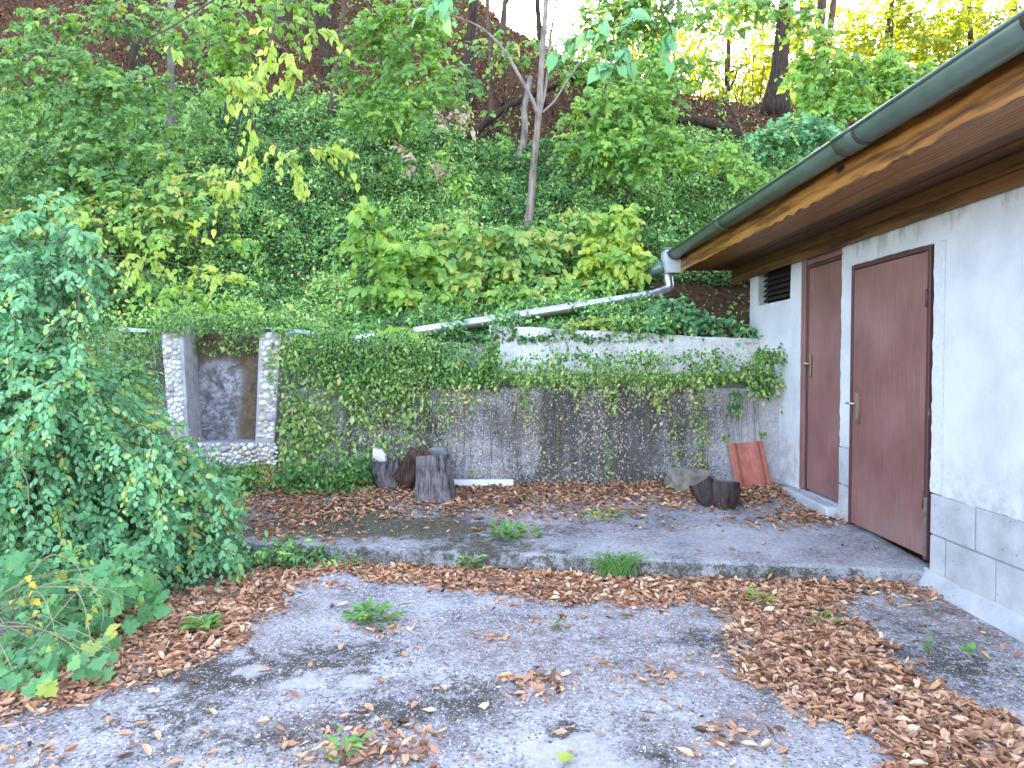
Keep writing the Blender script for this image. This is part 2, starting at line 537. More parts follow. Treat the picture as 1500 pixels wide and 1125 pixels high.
concrete('terrace_concrete', (0.165, 0.16, 0.16), (0.40, 0.39, 0.39), 0.3, (0.025, 0.023, 0.010))
concrete('wall_concrete', (0.15, 0.14, 0.142), (0.46, 0.44, 0.44), 0.9, (0.035, 0.033, 0.031))
concrete('upper_concrete', (0.48, 0.465, 0.43), (0.76, 0.745, 0.70), 0.0, (0.07, 0.064, 0.045))

m = N('niche_back')
n1 = m.noise(m.pos(), 9, 6, 0.7, 0.6)
n2 = m.noise(m.pos(), 50, 4, 0.7)
a = m.attr('moss')
c = m.ramp(m.math('ADD', m.math('MULTIPLY', n1, 0.7), m.math('MULTIPLY', n2, 0.3)), [(0.32, (0.055, 0.045, 0.045)), (0.47, (0.13, 0.118, 0.122)), (0.60, (0.38, 0.37, 0.385))])
c2 = m.ramp(n2, [(0.3, (0.06, 0.035, 0.010)), (0.7, (0.16, 0.105, 0.035))])
c = m.mix(m.math('MULTIPLY', m.f(m.math('ADD', a, m.math('MULTIPLY', m.math('SUBTRACT', m.math('ADD', m.math('MULTIPLY', n1, .5), m.math('MULTIPLY', n2, .5)), 0.5), 4.5)), 0.25, 0.85), .88), c, c2)
m.done(m.principled(c, 0.8, bump=n1, bstr=0.8, bdist=0.03))

m = N('hill_soil')
n1 = m.noise(m.pos(), 12, 6, 0.75)
n2 = m.noise(m.pos(), 1.2, 3)
c = m.ramp(m.math('ADD', m.math('MULTIPLY', n1, 0.75), m.math('MULTIPLY', n2, 0.25)), [(0.35, (0.03, 0.016, 0.009)), (0.5, (0.085, 0.045, 0.023)), (0.68, (0.17, 0.095, 0.05))])
m.done(m.principled(c, 0.95, bump=n1, bstr=1.0, bdist=0.05, spec=0.1))

m = N('clay_tile')
n1 = m.noise(m.pos(), 9, 5, 0.65)
n2 = m.noise(m.pos((1, 1, 0.3)), 40, 4)
c = m.ramp(m.math('ADD', m.math('MULTIPLY', n1, 0.6), m.math('MULTIPLY', n2, 0.4)), [(0.3, (0.30, 0.085, 0.055)), (0.55, (0.42, 0.145, 0.105)), (0.75, (0.50, 0.23, 0.17))])
m.done(m.principled(c, 0.7, bump=n2, bstr=0.15, bdist=0.004, spec=0.3))
plain('roof_tile', (0.16, 0.05, 0.035), (0.30, 0.11, 0.08), 8, 0.8)

# ------------------------------------------------------------------ the setting: yard, terrace, hill
def slab_z(x, y):                # the terrace falls gently towards the yard
    return 0.105 + 0.048 * (y - 4.45) + 0.006 * (fbm(np.asarray(x) * 1.3, np.asarray(y) * 1.3, 0, 5) - 0.5)

def edge_y(x):                   # front edge of the terrace
    x = np.asarray(x, float)
    return 4.78 - 0.142 * x + 0.05 * (fbm(x * 1.7, 3.1, 0, 9) - 0.5) - 0.02

def yard_z(x, y):
    return 0.035 * (fbm(np.asarray(x) * 0.9, np.asarray(y) * 0.9, 0, 3) - 0.5) + 0.02 * sstep(1.2, 2.6, np.asarray(x))

def blob(x, y, cx, cy, rx, ry, rot=0.0):
    c, s = math.cos(rot), math.sin(rot)
    u = ((x - cx) * c + (y - cy) * s) / rx
    v = (-(x - cx) * s + (y - cy) * c) / ry
    return np.exp(-(u * u + v * v))

def pblob(x, y, px, py, rpx, rpy, z=0.0):
    c = gp(px, py, z); r = gp(px + rpx, py, z); b = gp(px, py + rpy, z); t = gp(px, py - rpy, z)
    return blob(x, y, c[0], c[1], abs(r[0] - c[0]), abs(t[1] - b[1]) / 2)

big = MB(); big.add([(-300, -300, -0.06), (300, -300, -0.06), (300, 300, -0.06), (-300, 300, -0.06)], [(0, 1, 2, 3)])
gme = big.mesh('ground', fix=False)
tag(link('ground', gme, MATS['hill_soil']), kind='structure')

X, Y = np.meshgrid(np.arange(-5.2, 2.92, 0.03), np.arange(1.2, 5.6, 0.03))
moss = -0.42 + 0.95 * (fbm(X * 1.6, Y * 2.2, 0, 21) - .1)
for a in [(330, 985, 130, 34, .55), (470, 960, 60, 24, .35), (230, 1060, 130, 34, .55), (700, 1010, 90, 30, .35), (400, 1090, 120, 30, .5), (835, 1085, 50, 40, 1.0), (960, 1110, 40, 14, .8), (1040, 945, 80, 26, .75),
          (600, 1040, 130, 35, .55), (880, 940, 60, 18, .35), (560, 960, 60, 25, .35), (1060, 880, 150, 18, .45), (980, 990, 60, 12, .35), (1380, 950, 130, 60, .35), (1440, 990, 120, 50, .45), (1290, 905, 60, 20, .3), (760, 905, 120, 14, .3)]:
    moss = moss + 1.1 * a[4] * pblob(X, Y, *a[:4])
stain = 0.25 * fbm(X * 2.1, Y * 2.1, 0, 33)
for a in [(740, 940, 110, 26, .7), (790, 1010, 60, 26, .9), (1000, 985, 130, 30, .6), (430, 880, 50, 20, .6), (900, 905, 90, 24, .5), (1420, 900, 130, 40, .9), (1080, 1080, 80, 30, .8), (540, 1090, 90, 30, .8), (250, 940, 160, 50, .8), (1150, 950, 100, 60, .7)]:
    stain = stain + a[4] * pblob(X, Y, *a[:4])
fresh = 0 * X
for a in [(850, 1100, 90, 40, 1.3), (440, 1003, 35, 16, 1.2), (360, 985, 60, 14, .9), (620, 1085, 30, 14, .9), (1030, 985, 40, 10, .8), (1010, 880, 60, 12, .4), (480, 880, 80, 20, .5), (870, 1120, 120, 22, 1.0), (520, 1000, 30, 12, .8)]:
    fresh = np.maximum(fresh, a[4] * pblob(X, Y, *a[:4]))
fresh = .8 * sstep(0.40, 0.62, fresh * .8 + 1.1 * (fbm(X * 7, Y * 9, 0, 8, 5) - 0.5))
moss = moss * (1 - 0.9 * fresh)
Zg = yard_z(X, Y)
tag(link('yard', grid_mesh('yard', X, Y, Zg, dict(moss=moss, stain=stain, fresh=fresh)), MATS['yard_concrete']), kind='structure')
Xn, Yn = np.meshgrid(np.arange(-9, 2.93, 0.3), np.arange(-7, 1.3, 0.3))
tag(link('yard_apron', grid_mesh('yard_apron', Xn, Yn, 0 * Xn - 0.03, dict(moss=0.2 + 0.5 * fbm(Xn, Yn, 0, 2), stain=0 * Xn, fresh=0 * Xn)), MATS['yard_concrete']), kind='structure')

# terrace slab: top sheet plus worn front face, one mesh
u = np.arange(-6.5, 2.72, 0.04)
rows = [('b', 0), ('m', 0)] + [('t', t) for t in np.linspace(0, 1, 60)]
TX, TY, TZ = [], [], []
ey = edge_y(u)
for k, t in rows:
    if k == 'b':
        y = ey - 0.012; zz = np.full_like(u, -0.08)
    elif k == 'm':
        y = ey - 0.004 + 0.01 * (vnoise(u * 22, 1.0) - 0.5); zz = slab_z(u, y) - 0.016
    else:
        y = ey + 0.012 + (7.0 - ey) * t; zz = slab_z(u, y)
    TX.append(u); TY.append(y); TZ.append(zz)
TX, TY, TZ = map(np.array, (TX, TY, TZ))
moss = -0.42 + 0.8 * (fbm(TX * 1.8, TY * 3, 0, 61) - .1) + .38 * sstep(.9, -.3, TX)
for a in [(600, 770, 160, 14, .8), (720, 790, 100, 10, .5), (520, 745, 80, 10, .4), (740, 742, 60, 8, .6), (840, 775, 60, 8, .5), (680, 800, 200, 5, .4), (450, 760, 80, 20, .6), (1010, 755, 60, 6, .3)]:
    moss = moss + a[4] * pblob(TX, TY, *a[:4], z=0.16)
moss[:2] = 0.55 + 0.35 * (fbm(TX[:2] * 4, 2.0, 0, 77) - 0.5) - 0.4 * sstep(2.0, 2.6, TX[:2])
stain = 0.3 * fbm(TX * 2, TY * 2, 0, 41) + 0.6 * sstep(5.9, 6.7, TY) + pblob(TX, TY, 700, 770, 150, 14, .15) * .5
fresh = np.zeros_like(TX)
for a in [(1080, 785, 160, 22, .9), (950, 800, 120, 8, .9), (640, 805, 110, 5, .6)]:
    fresh = np.maximum(fresh, a[4] * pblob(TX, TY, *a[:4], z=0.14))
fresh = 0.45 * sstep(0.3, 0.7, fresh)
moss[2:] = moss[2:] * (1 - fresh[2:] * 1.6)
tag(link('terrace', grid_mesh('terrace', TX, TY, TZ, dict(moss=moss, stain=stain, fresh=fresh)), MATS['terrace_concrete']), kind='structure')

HILL_Y0, HILL_Z0, SLOPE = 7.36, 1.62, 0.75
def crest_y(x):
    return np.interp(x, [-30, -14, -4, -1.4, 0.2, 1.6, 4.8, 9, 30], [29, 28, 26, 23.5, 19.2, 17.2, 15.0, 14.6, 14.6])
def hill_z(x, y):
    x = np.asarray(x, float); y = np.asarray(y, float)
    a = y - HILL_Y0; b = crest_y(x) - HILL_Y0
    pf = lambda t: 0.33 * t + 0.49 * 0.35 * np.logaddexp(0, (t - 1.2) / 0.35)   # gentle foot, then the steep bank
    k = 0.9
    sm = -k * np.logaddexp(-pf(a) / k, -pf(b) / k)
    z = HILL_Z0 + sm
    z = z + 0.5 * (fbm(x * 0.45, y * 0.45, 0, 12) - 0.5) * sstep(0, 2.5, a) + 0.12 * (fbm(x * 2, y * 2, 0, 13) - 0.5) * sstep(0, 0.6, a)
    return z
def hill_n(x, y):
    e = 0.05
    dx = (hill_z(x + e, y) - hill_z(x - e, y)) / (2 * e)
    dy = (hill_z(x, y + e) - hill_z(x, y - e)) / (2 * e)
    return nrm(np.stack([-dx, -dy, np.ones_like(dx)], -1))
def hit(px, py, lim=40):         # where the line of sight through a pixel meets the hill
    d = ray(px, py); d = d / d[1]
    for y in np.arange(HILL_Y0, lim, 0.04):
        p = CAM + d * y
        if p[2] < hill_z(p[0], p[1]):
            return p
    return CAM + d * lim
HX, HY = np.meshgrid(np.concatenate([np.arange(-28, -9, 0.6), np.arange(-9, 9.01, 0.18), np.arange(9.6, 30, 0.6)]),
                     np.concatenate([np.arange(HILL_Y0, 24, 0.18), np.arange(24.4, 60, 0.8)]))
tag(link('hill', grid_mesh('hill', HX, HY, hill_z(HX, HY)), MATS['hill_soil']), kind='structure')

# ------------------------------------------------------------------ the shed
WX = 2.63                                                    # outer face of the shed wall
shed = thing('shed', 'low white rendered shed with two brown doors, timber eaves and green gutter', 'shed', (WX, 4.6, 0.1))
def part(name, mb, mat, parent=None, bevel=0.0):
    return child(name, mb.mesh(name, bevel=bevel), MATS[mat], parent or shed)
def sub(name, mb, mat, par, bevel=0.0):                       # sub-part: par is a part already offset
    return link(name, mb.mesh(name, bevel=bevel), MATS[mat], par)

def ragged(y0, z0, y1, z1, rag=(0, 0, 0, 0), step=0.03, notch=None):
    """closed outline in (y,z); rag = raggedness of bottom, right(y1), top, left(y0) edges"""
    out = []
    def edge(a, b, r):
        L = math.hypot(b[0] - a[0], b[1] - a[1]); n = max(1, int(L / step)) if r else 1
        for i in range(n):
            t = i / n
            j = random.uniform(-r, r) if i else 0
            dx, dz = (b[1] - a[1]) / L, -(b[0] - a[0]) / L
            out.append((a[0] + (b[0] - a[0]) * t + dx * j, a[1] + (b[1] - a[1]) * t + dz * j))
    pts = [(y0, z0), (y1, z0), (y1, z1), (y0, z1)] if notch is None else notch
    rg = rag if notch is None else [rag[0]] * len(pts)
    for i in range(len(pts)):
        edge(pts[i], pts[(i + 1) % len(pts)], rg[i])
    return out

NEAR0, NEAR1 = 4.40, 5.385        # near door opening along y
FAR0, FAR1 = 5.60, 6.36
# masonry core behind the render
mb = MB()
mb.box((WX + .012, 0.6, 0.0), (WX + .24, NEAR0 - .03, 2.36))
mb.box((WX + .012, NEAR0 - .03, 2.15), (WX + .24, NEAR1 + .02, 2.36))
mb.box((WX + .012, NEAR1 + .02, 0.0), (WX + .24, FAR0 - .02, 2.36))
mb.box((WX + .012, FAR0 - .02, 0.0), (WX + .24, FAR1 + .02, 0.265))
mb.box((WX + .012, FAR1 + .02, 0.0), (WX + .24, 7.70, 1.985))
mb.box((WX + .012, FAR1 + .02, 1.985), (WX + .24, 6.62, 2.36))
mb.box((WX + .012, 7.46, 1.985), (WX + .24, 7.70, 2.36))
mb.box((WX + .24, 7.46, 0.0), (5.6, 7.70, 2.9))               # gable end wall towards the hill
mb.box((5.36, 0.6, 0.0), (5.6, 7.46, 2.9))
mb.box((WX + .24, 0.6, 0.0), (5.36, 0.84, 2.9))
part('wall', mb, 'block')
# render coat with broken edges
mb = MB(); mb.prism(ragged(0.6, 0.592, 4.27, 2.34, (.006, 0, 0, 0), .05), 0, WX, WX + .02); part('render_coat', mb, 'render_white')
mb = MB(); mb.prism(ragged(4.272, 0.60, 4.375, 2.126, (.004, .007, 0, 0), .035), 0, WX - .008, WX + .02); part('render_patch', mb, 'render_new')
mb = MB(); mb.prism(ragged(4.272, 2.128, 5.41, 2.34, (.004, 0, 0, .002), .04), 0, WX + .001, WX + .02); part('render_coat', mb, 'render_white')
mb = MB(); mb.prism(ragged(5.412, 0.74, 5.598, 2.34, (.004, .008, 0, .006), .03), 0, WX + .001, WX + .02); part('render_coat', mb, 'render_white')
mb = MB(); mb.prism(ragged(0, 0, 0, 0, (.006,), .04, notch=[(6.37, .26), (7.70, .24), (7.70, 2.34), (7.47, 2.34), (7.46, 1.975), (6.61, 1.985), (6.60, 2.34), (6.37, 2.34)]), 0, WX, WX + .02)
part('render_coat', mb, 'render_white')
# bare block plinth, each block by itself
for (z0, z1, joints) in [(0.345, 0.588, [4.375, 3.955, 3.45, 2.95, 2.45, 1.95, 1.45, 0.95, 0.6]), (0.095, 0.335, [4.375, 4.22, 3.785, 3.28, 2.78, 2.28, 1.78, 1.28, 0.6])]:
    for a, b in zip(joints[:-1], joints[1:]):
        mb = MB(); mb.box((WX - .004 + random.uniform(-.003, .003), b + .004, z0), (WX + .012, a - .004, z1), 0.0015)
        part('block', mb, 'block', bevel=0.003)
for (z0, z1) in [(0.17, 0.44), (0.45, 0.732)]:
    mb = MB(); mb.box((WX - .006, 5.417, z0), (WX + .012, 5.594, z1), 0.003); part('block', mb, 'block', bevel=0.003)
# mortar foot along the plinth
mb = MB()
ys = np.arange(0.6, 4.5, 0.08)
V, Fc = [], []
for i, y in enumerate(ys):
    e = 0.02 + 0.03 * vnoise(y * 3, 0.3) + 0.02 * max(0, (4.0 - y) / 3)
    V += [(WX + .01, y, 0.11 + .01 * vnoise(y * 5, 2)), (WX - e * .6, y, 0.085 + .01 * vnoise(y * 7, 4)), (WX - e - .05, y, -0.02)]
for i in range(len(ys) - 1):
    Fc += [(3 * i, 3 * i + 1, 3 * i + 4, 3 * i + 3), (3 * i + 1, 3 * i + 2, 3 * i + 5, 3 * i + 4)]
mb.add(V, Fc, True); part('mortar_foot', mb, 'block')
mb = MB(); mb.prism([(5.57, 0.0), (6.62, 0.0), (6.62, 0.245), (6.38, 0.262), (5.60, 0.255), (5.57, 0.2)], 0, WX - .10, WX + .012)
part('threshold', mb, 'block', bevel=.01)

def door(y0, y1, z0, z1, x, frame_t, handle_y, handle_z, plate):
    fr = MB()
    fr.box((x - .006, y0 - frame_t, z0 - .02), (x + .07, y0, z1 + frame_t))
    fr.box((x - .006, y1, z0 - .02), (x + .07, y1 + frame_t, z1 + frame_t))
    fr.box((x - .006, y0, z1), (x + .07, y1, z1 + frame_t))
    d = MB(); d.box((x, y0 + .004, z0), (x + .038, y1 - .004, z1 - .004))
    D = part('door', d, 'door_paint', bevel=.003)
    sub('door_frame', fr, 'frame_paint', D, bevel=.003)
    if plate:
        p = MB(); o = []
        for i in range(11):
            t = i / 10; o.append((handle_y - .052 * math.sin(math.pi * (0.18 + 0.64 * t)) ** 1.2, handle_z - .145 + .25 * t))
        o += [(handle_y + .045, handle_z + .105), (handle_y + .045, handle_z - .145)]
        p.prism(o, 0, x - .012, x + .002); sub('backing_board', p, 'door_paint', D)
    h = MB()
    h.box((x - .019, handle_y - .014, handle_z - .115), (x - .011, handle_y + .014, handle_z + .08))
    h.tube([(x - .012, handle_y, handle_z), (x - .055, handle_y, handle_z)], .009, 8)
    h.tube(bez([(x - .055, handle_y - .005, handle_z), (x - .058, handle_y + .03, handle_z + .002), (x - .052, handle_y + .085, handle_z - .004)], 6), [.010, .010, .009, .009, .008, .007], 8)
    sub('handle', h, 'handle_brass', D)
    for hz_ in (z0 + .30, z1 - .35):
        g = MB(); g.tube([(x - .008, y0 - .004, hz_), (x - .008, y0 - .004, hz_ + .11)], .009, 8); sub('hinge', g, 'frame_paint', D)
    return D
door(NEAR0 + .03, NEAR1 - .012, 0.185, 2.09, WX - .012, .032, 5.285, 1.09, True)
door(FAR0 + .012, FAR1 - .095, 0.285, 2.215, WX + .028, .03, 6.19, 1.385, False)
mb = MB(); mb.box((WX + .004, FAR1 - .064, 0.275), (WX + .06, FAR1 + .008, 2.285)); part('door_post', mb, 'door_paint', bevel=.004)
mb = MB(); mb.box((WX + .02, FAR0 - .018, 2.247), (WX + .09, FAR1 - .066, 2.32)); part('door_head', mb, 'door_paint')
# raw timber showing at the foot of the near frame
mb = MB(); mb.box((WX - .021, NEAR0 - .004, 0.19), (WX - .0125, NEAR0 + .022, 0.56), .002); part('raw_timber', mb, 'wood_cut')
# vent: sheet and slats coloured near-black for the shade in the opening
mb = MB(); mb.box((WX + .10, 6.63, 1.99), (WX + .12, 7.45, 2.34)); V_ = part('vent', mb, 'vent_shade')
for i in range(6):
    mb = MB(); zz = 2.02 + i * .052
    mb.prism([(WX + .05, zz), (WX + .06, zz - .004), (WX + .095, zz + .036), (WX + .088, zz + .04)], 1, 6.632, 7.448); sub('slat', mb, 'vent_shade', V_)

# eaves: wall plate boards, soffit planks, waney fascia
EY0, EY1 = 0.6, 8.30
SOF = 2.462
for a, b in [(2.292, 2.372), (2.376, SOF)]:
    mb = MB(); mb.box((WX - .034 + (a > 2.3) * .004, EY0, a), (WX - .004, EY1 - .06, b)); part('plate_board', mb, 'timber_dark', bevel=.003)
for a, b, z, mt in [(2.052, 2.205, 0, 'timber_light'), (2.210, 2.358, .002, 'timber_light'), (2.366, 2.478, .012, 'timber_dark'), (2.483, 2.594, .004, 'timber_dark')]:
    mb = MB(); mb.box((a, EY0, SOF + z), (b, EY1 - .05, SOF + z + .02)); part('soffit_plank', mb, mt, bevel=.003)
mb = MB(); mb.box((2.05, EY0, SOF + .036), (WX + .2, EY1 - .06, SOF + .046)); part('soffit_light_block', mb, 'timber_dark')  # unseen board added to stop light leaking through the plank gaps
mb = MB(); mb.box((2.022, EY0 - .03, 2.2), (5.9, EY0 - .005, 4.2)); part('end_board', mb, 'timber_dark')  # unseen board added at the near end to keep light out of the roof space
ys = np.arange(EY0, EY1, 0.035)
wav = 0.008 * np.sin(ys * 2 * math.pi / 0.21 + 6 * vnoise(ys * 1.7, 5.0)) * (0.1 + 1.4 * vnoise(ys * 1.6, 7.0)) + 0.012 * (fbm(ys * 3.2, 1.0) - .5)
ol = [(y, SOF - .022 + d) for y, d in zip(ys, wav)] + [(EY1, 2.645), (EY0, 2.645)]
mb = MB(); mb.prism(ol, 0, 2.022, 2.048); part('fascia', mb, 'timber_light')
mb = MB(); mb.box((2.022, EY1 - .045, SOF - .01), (5.9, EY1 - .015, SOF + .19)); part('end_board', mb, 'timber_dark')
# roof: corrugated tile sheet rising away from the eave
prof = np.linspace(EY0 - .05, EY1 + .03, 260)
RZ0 = 2.668
sl = math.tan(R(22))
V, Fc = [], []
for xx in (1.985, 5.95):
    for y in prof:
        V.append((xx, y, RZ0 + (xx - 1.985) * sl + .018 * math.cos(y * 2 * math.pi / .18)))
n = len(prof)
for xx in (1.985, 5.95):
    for y in prof:
        V.append((xx, y, RZ0 - .03 + (xx - 1.985) * sl))
for i in range(n - 1):
    Fc.append((i, i + 1, n + i + 1, n + i)); Fc.append((2 * n + i, 3 * n + i, 3 * n + i + 1, 2 * n + i + 1))
    Fc.append((i, 2 * n + i, 2 * n + i + 1, i + 1))
mb = MB(); mb.add(V, Fc, True); part('roof', mb, 'roof_tile')

# gutter: half-round with rolled rim
GX, GZ, GR = 1.942, 2.652, 0.078
def gut(y0, y1, r, th, drop0=0.0, drop1=0.0):
    V, Fc = [], []
    na = 18
    for (y, d) in ((y0, drop0), (y1, drop1)):
        for rr in (r, r - th):
            for k in range(na + 1):
                a = math.pi + math.pi * k / na
                V.append((GX + rr * math.cos(a), y, GZ - d + rr * math.sin(a)))
    q = na + 1
    for k in range(na):
        Fc.append((k, k + 1, 2 * q + k + 1, 2 * q + k))
        Fc.append((q + k, 3 * q + k, 3 * q + k + 1, q + k + 1))
        for b0 in (0, 2 * q):
            Fc.append((b0 + k, b0 + q + k, b0 + q + k + 1, b0 + k + 1))
    mb = MB(); mb.add(V, Fc, True)
    return mb
mb = gut(EY0 - .1, 8.30, GR, .003)
mb.tube([(GX - GR - .004, EY0 - .1, GZ + .002), (GX - GR - .004, 8.30, GZ + .002)], .010, 8)
G_ = part('gutter', mb, 'gutter_paint')
for y, wd in [(2.6, .03), (3.87, .022), (4.95, .0), (6.30, .022), (8.20, .025)]:
    if wd:
        sub('bracket', gut(y - wd / 2, y + wd / 2, GR + .006, .004), 'strap_brown', G_)
for y0, y1 in [(3.89, 4.10), (6.32, 6.44)]:
    b_ = gut(y0, y1, GR + .004, .003)
    b_.tube([(GX - GR - .006, y0, GZ + .003), (GX - GR - .006, y1, GZ + .003)], .0125, 8)
    sub('sleeve', b_, 'gutter_paint', G_)
    sub('seal', gut(y1, y1 + .012, GR + .005, .005), 'strap_brown', G_)
# hopper box at the gutter's end
hx, hy = GX + .015, 8.36
mb = MB()
a, b = .115, .085
V = [(hx - a, hy - .10, 2.70), (hx + a, hy - .10, 2.70), (hx + a, hy + .12, 2.70), (hx - a, hy + .12, 2.70),
     (hx - a, hy - .10, 2.57), (hx + a, hy - .10, 2.57), (hx + a, hy + .12, 2.57), (hx - a, hy + .12, 2.57),
     (hx - b, hy - .075, 2.43), (hx + b, hy - .075, 2.43), (hx + b, hy + .09, 2.43), (hx - b, hy + .09, 2.43)]
Fc = [(0, 1, 2, 3), (8, 9, 10, 11)]
for o_ in (0, 4):
    for k in range(4):
        j = (k + 1) % 4; Fc.append((o_ + k, o_ + j, o_ + 4 + j, o_ + 4 + k))
mb.add(V, Fc); H_ = part('hopper', mb, 'cap_pale', bevel=.004)
mb = MB(); mb.box((hx - a - .012, hy - .112, 2.692), (hx + a + .012, hy + .132, 2.716)); sub('hopper_rim', mb, 'gutter_paint', H_, bevel=.003)
# downpipe: short drop, elbow, long run laid down to the wall top, then an older thinner length
e0 = at(979, 408, 8.33); e1 = at(979, 423, 8.32); e2 = at(955, 432, 8.28)
p1 = at(606, 487, 7.24)
mb = MB()
mb.tube(np.vstack([[e0 + [0, 0, .05]], bez([e0, e1, e2], 8), [p1]]), .056, 16)
P_ = part('downpipe', mb, 'zinc')
for t in (0.02, .36, .68):
    c0 = e2 + (p1 - e2) * t; dd = nrm(p1 - e2)
    mb = MB(); mb.tube([c0, c0 + dd * .10], .0595, 16); sub('collar', mb, 'zinc', P_)
mb = MB(); mb.tube(bez([p1 + nrm(p1 - e2) * -.05, at(560, 491, 7.15), at(520, 497, 7.10)], 6), .040, 12); sub('pipe_end', mb, 'zinc', P_)
# rear gutter stub past the hopper
mb = MB(); mb.tube([(hx - .10, hy + .05, 2.52), (hx - .36, hy + .5, 2.40)], .07, 12); part('rear_gutter', mb, 'gutter_paint')

# ------------------------------------------------------------------ retaining wall in two tiers
wall = thing('retaining_wall', 'stained grey concrete retaining wall in two tiers below the wooded slope', 'wall', (0, 6.9, 0.2))
LW, UW = 6.82, 7.30
LEDGE = 1.145
def wall_sheet(y, x0, x1, zb, zt, attrs, dx=.03, bump=.012, seed=0, back=.2, top=None):
    xs = np.arange(x0, x1 + dx / 2, dx); zs = np.linspace(0, 1, int((zt - zb) / dx))
    XX, TT = np.meshgrid(xs, zs)
    topz = top(xs) if top is not None else np.full_like(xs, zt)
    ZZ = zb + (topz[None, :] - zb) * TT
    YY = y + bump * (fbm(XX * 5, ZZ * 5, 0, seed) - .5) * 2 + .03 * (ZZ - zb)
    XX = np.vstack([XX, XX[-1:]]); ZZ = np.vstack([ZZ, ZZ[-1:] - .006]); YY = np.vstack([YY, YY[-1:] + back])
    at_ = attrs(XX, ZZ)
    return grid_mesh('w', XX, YY, ZZ, at_)
def pxw(X, Z, Y):                 # wall coordinates back to photograph-like columns for laying out stains
    return 740 + X * F / Y, 530 + (CAM[2] - Z) * F / Y
def low_attr(X, Z):
    px, py = pxw(X, Z, LW)
    n = fbm(X * 2.2, Z * 1.1, 0, 51)
    st = fbm(X * 7.0, Z * 0.6, 0, 52)                      # vertical run-off streaks
    moss = 0.22 * n + .45 * sstep(.52, .75, st) * sstep(1040, 980, px)
    moss = moss + .55 * np.exp(-((px - 925) / 85) ** 2) + .45 * np.exp(-((px - 820) / 25) ** 2) + .2 * np.exp(-((px - 620) / 30) ** 2)
    moss = moss - .35 * np.exp(-((px - 740) / 50) ** 2 - ((py - 640) / 60) ** 2) - .9 * sstep(1030, 1070, px) + .25 * np.exp(-((px - 1030) / 25) ** 2 - ((py - 690) / 25) ** 2)
    moss = moss + .9 * np.exp(-((py - 706) / 8) ** 2) * sstep(1080, 1040, px) * sstep(700, 760, px)
    stain = .4 * n + .4 * np.exp(-((px - 800) / 60) ** 2)
    return dict(moss=moss, stain=stain, fresh=.75 * sstep(1050, 1085, px + 30 * (n - .5)))
for (wa, wb) in ((-8.2, -3.03), (-2.19, 2.64)):
    child('lower_wall', wall_sheet(LW, wa, wb, .1, LEDGE, low_attr, .03, .014, 3, .55), MATS['wall_concrete'], wall)
def up_attr(X, Z):
    n = fbm(X * 3, Z * 3, 0, 71)
    return dict(moss=-.45 + .8 * sstep(.5, .75, n) + .25 * sstep(1.2, 2.0, X), stain=.3 * n, fresh=0 * X)
def up_top(xs):
    return 1.765 - .05 * np.asarray(xs) + .03 * (fbm(np.asarray(xs) * 4, 0.5, 0, 81) - .5)
o = child('upper_wall', wall_sheet(UW, -.16, 2.64, 1.05, 1.75, up_attr, .03, .012, 13, .16, up_top), MATS['upper_concrete'], wall)
o = child('upper_wall', wall_sheet(UW + .03, -8.2, -.165, 1.05, 1.66, up_attr, .06, .012, 14, .14), MATS['wall_concrete'], wall)
# pale capping strips that peep out of the ivy
for (a, b, ya, yb) in [(168, 216, 482, 484), (390, 474, 482, 488)]:
    A = at(a, ya, 7.16); B = at(b, yb, 7.16)
    mb = MB(); mb.prism([(A[0], A[2] - .026), (B[0], B[2] - .02), (B[0], B[2] + .012), (A[0], A[2] + .02)], 1, 7.14, 7.30)
    child('coping', mb.mesh('coping', bevel=.004), MATS['cap_pale'], wall)

# ------------------------------------------------------------------ pebble-faced niche
niche = thing('stone_niche', 'pebble-framed wall niche with a mossy stained back panel, left of the wall', 'niche', (-2.67, 6.72, .45))
NF, NBK = 6.70, 6.985
ncx = -2.665
def ntap(x, z):
    return ncx + (x - ncx) * (1 - .155 * (1.70 - z) / 1.2)
zt, zb_ = 1.675, .665
L0, L1, R0, R1 = -3.20, -2.995, -2.285, -2.08
def tap_box(x0, x1, y0, y1, z0, z1):
    mb = MB()
    V = [(ntap(x, z), y, z) for z in (z0, z1) for y in (y0, y1) for x in (x0, x1)]
    mb.add(V, [(0, 2, 3, 1), (4, 5, 7, 6), (0, 1, 5, 4), (2, 6, 7, 3), (0, 4, 6, 2), (1, 3, 7, 5)])
    return mb
JB = []
for (a, b, t) in [(L0, L1, 1.70), (R0, R1, 1.675)]:
    JB.append(child('jamb', tap_box(a, b, NF, 7.05, .48, t).mesh('jamb', bevel=.006), MATS['stone_jamb'], niche))
SILL = child('sill', tap_box(L1 + .002, R0 - .002, NF + .002, 7.05, .40, .645).mesh('sill', bevel=.006), MATS['terrace_concrete'], niche)
xs = np.linspace(L1 - .02, R0 + .02, 60); zs = np.linspace(.63, 1.72, 80)
XX, ZZ = np.meshgrid(xs, zs)
YY = NBK + .03 * (fbm(XX * 9, ZZ * 9, 0, 91) - .5) * 2
am = .12 + .95 * sstep(1.30, 1.48, ZZ) + .9 * sstep(-2.66, -2.50, XX) - .9 * blob(XX, ZZ, -2.72, 1.22, .22, .22) - .5 * blob(XX, ZZ, -2.80, .9, .16, .3)
child('back_panel', grid_mesh('back_panel', ncx + (XX - ncx) * (1 - .155 * (1.70 - ZZ) / 1.2), YY, ZZ, dict(moss=am)), MATS['niche_back'], niche)
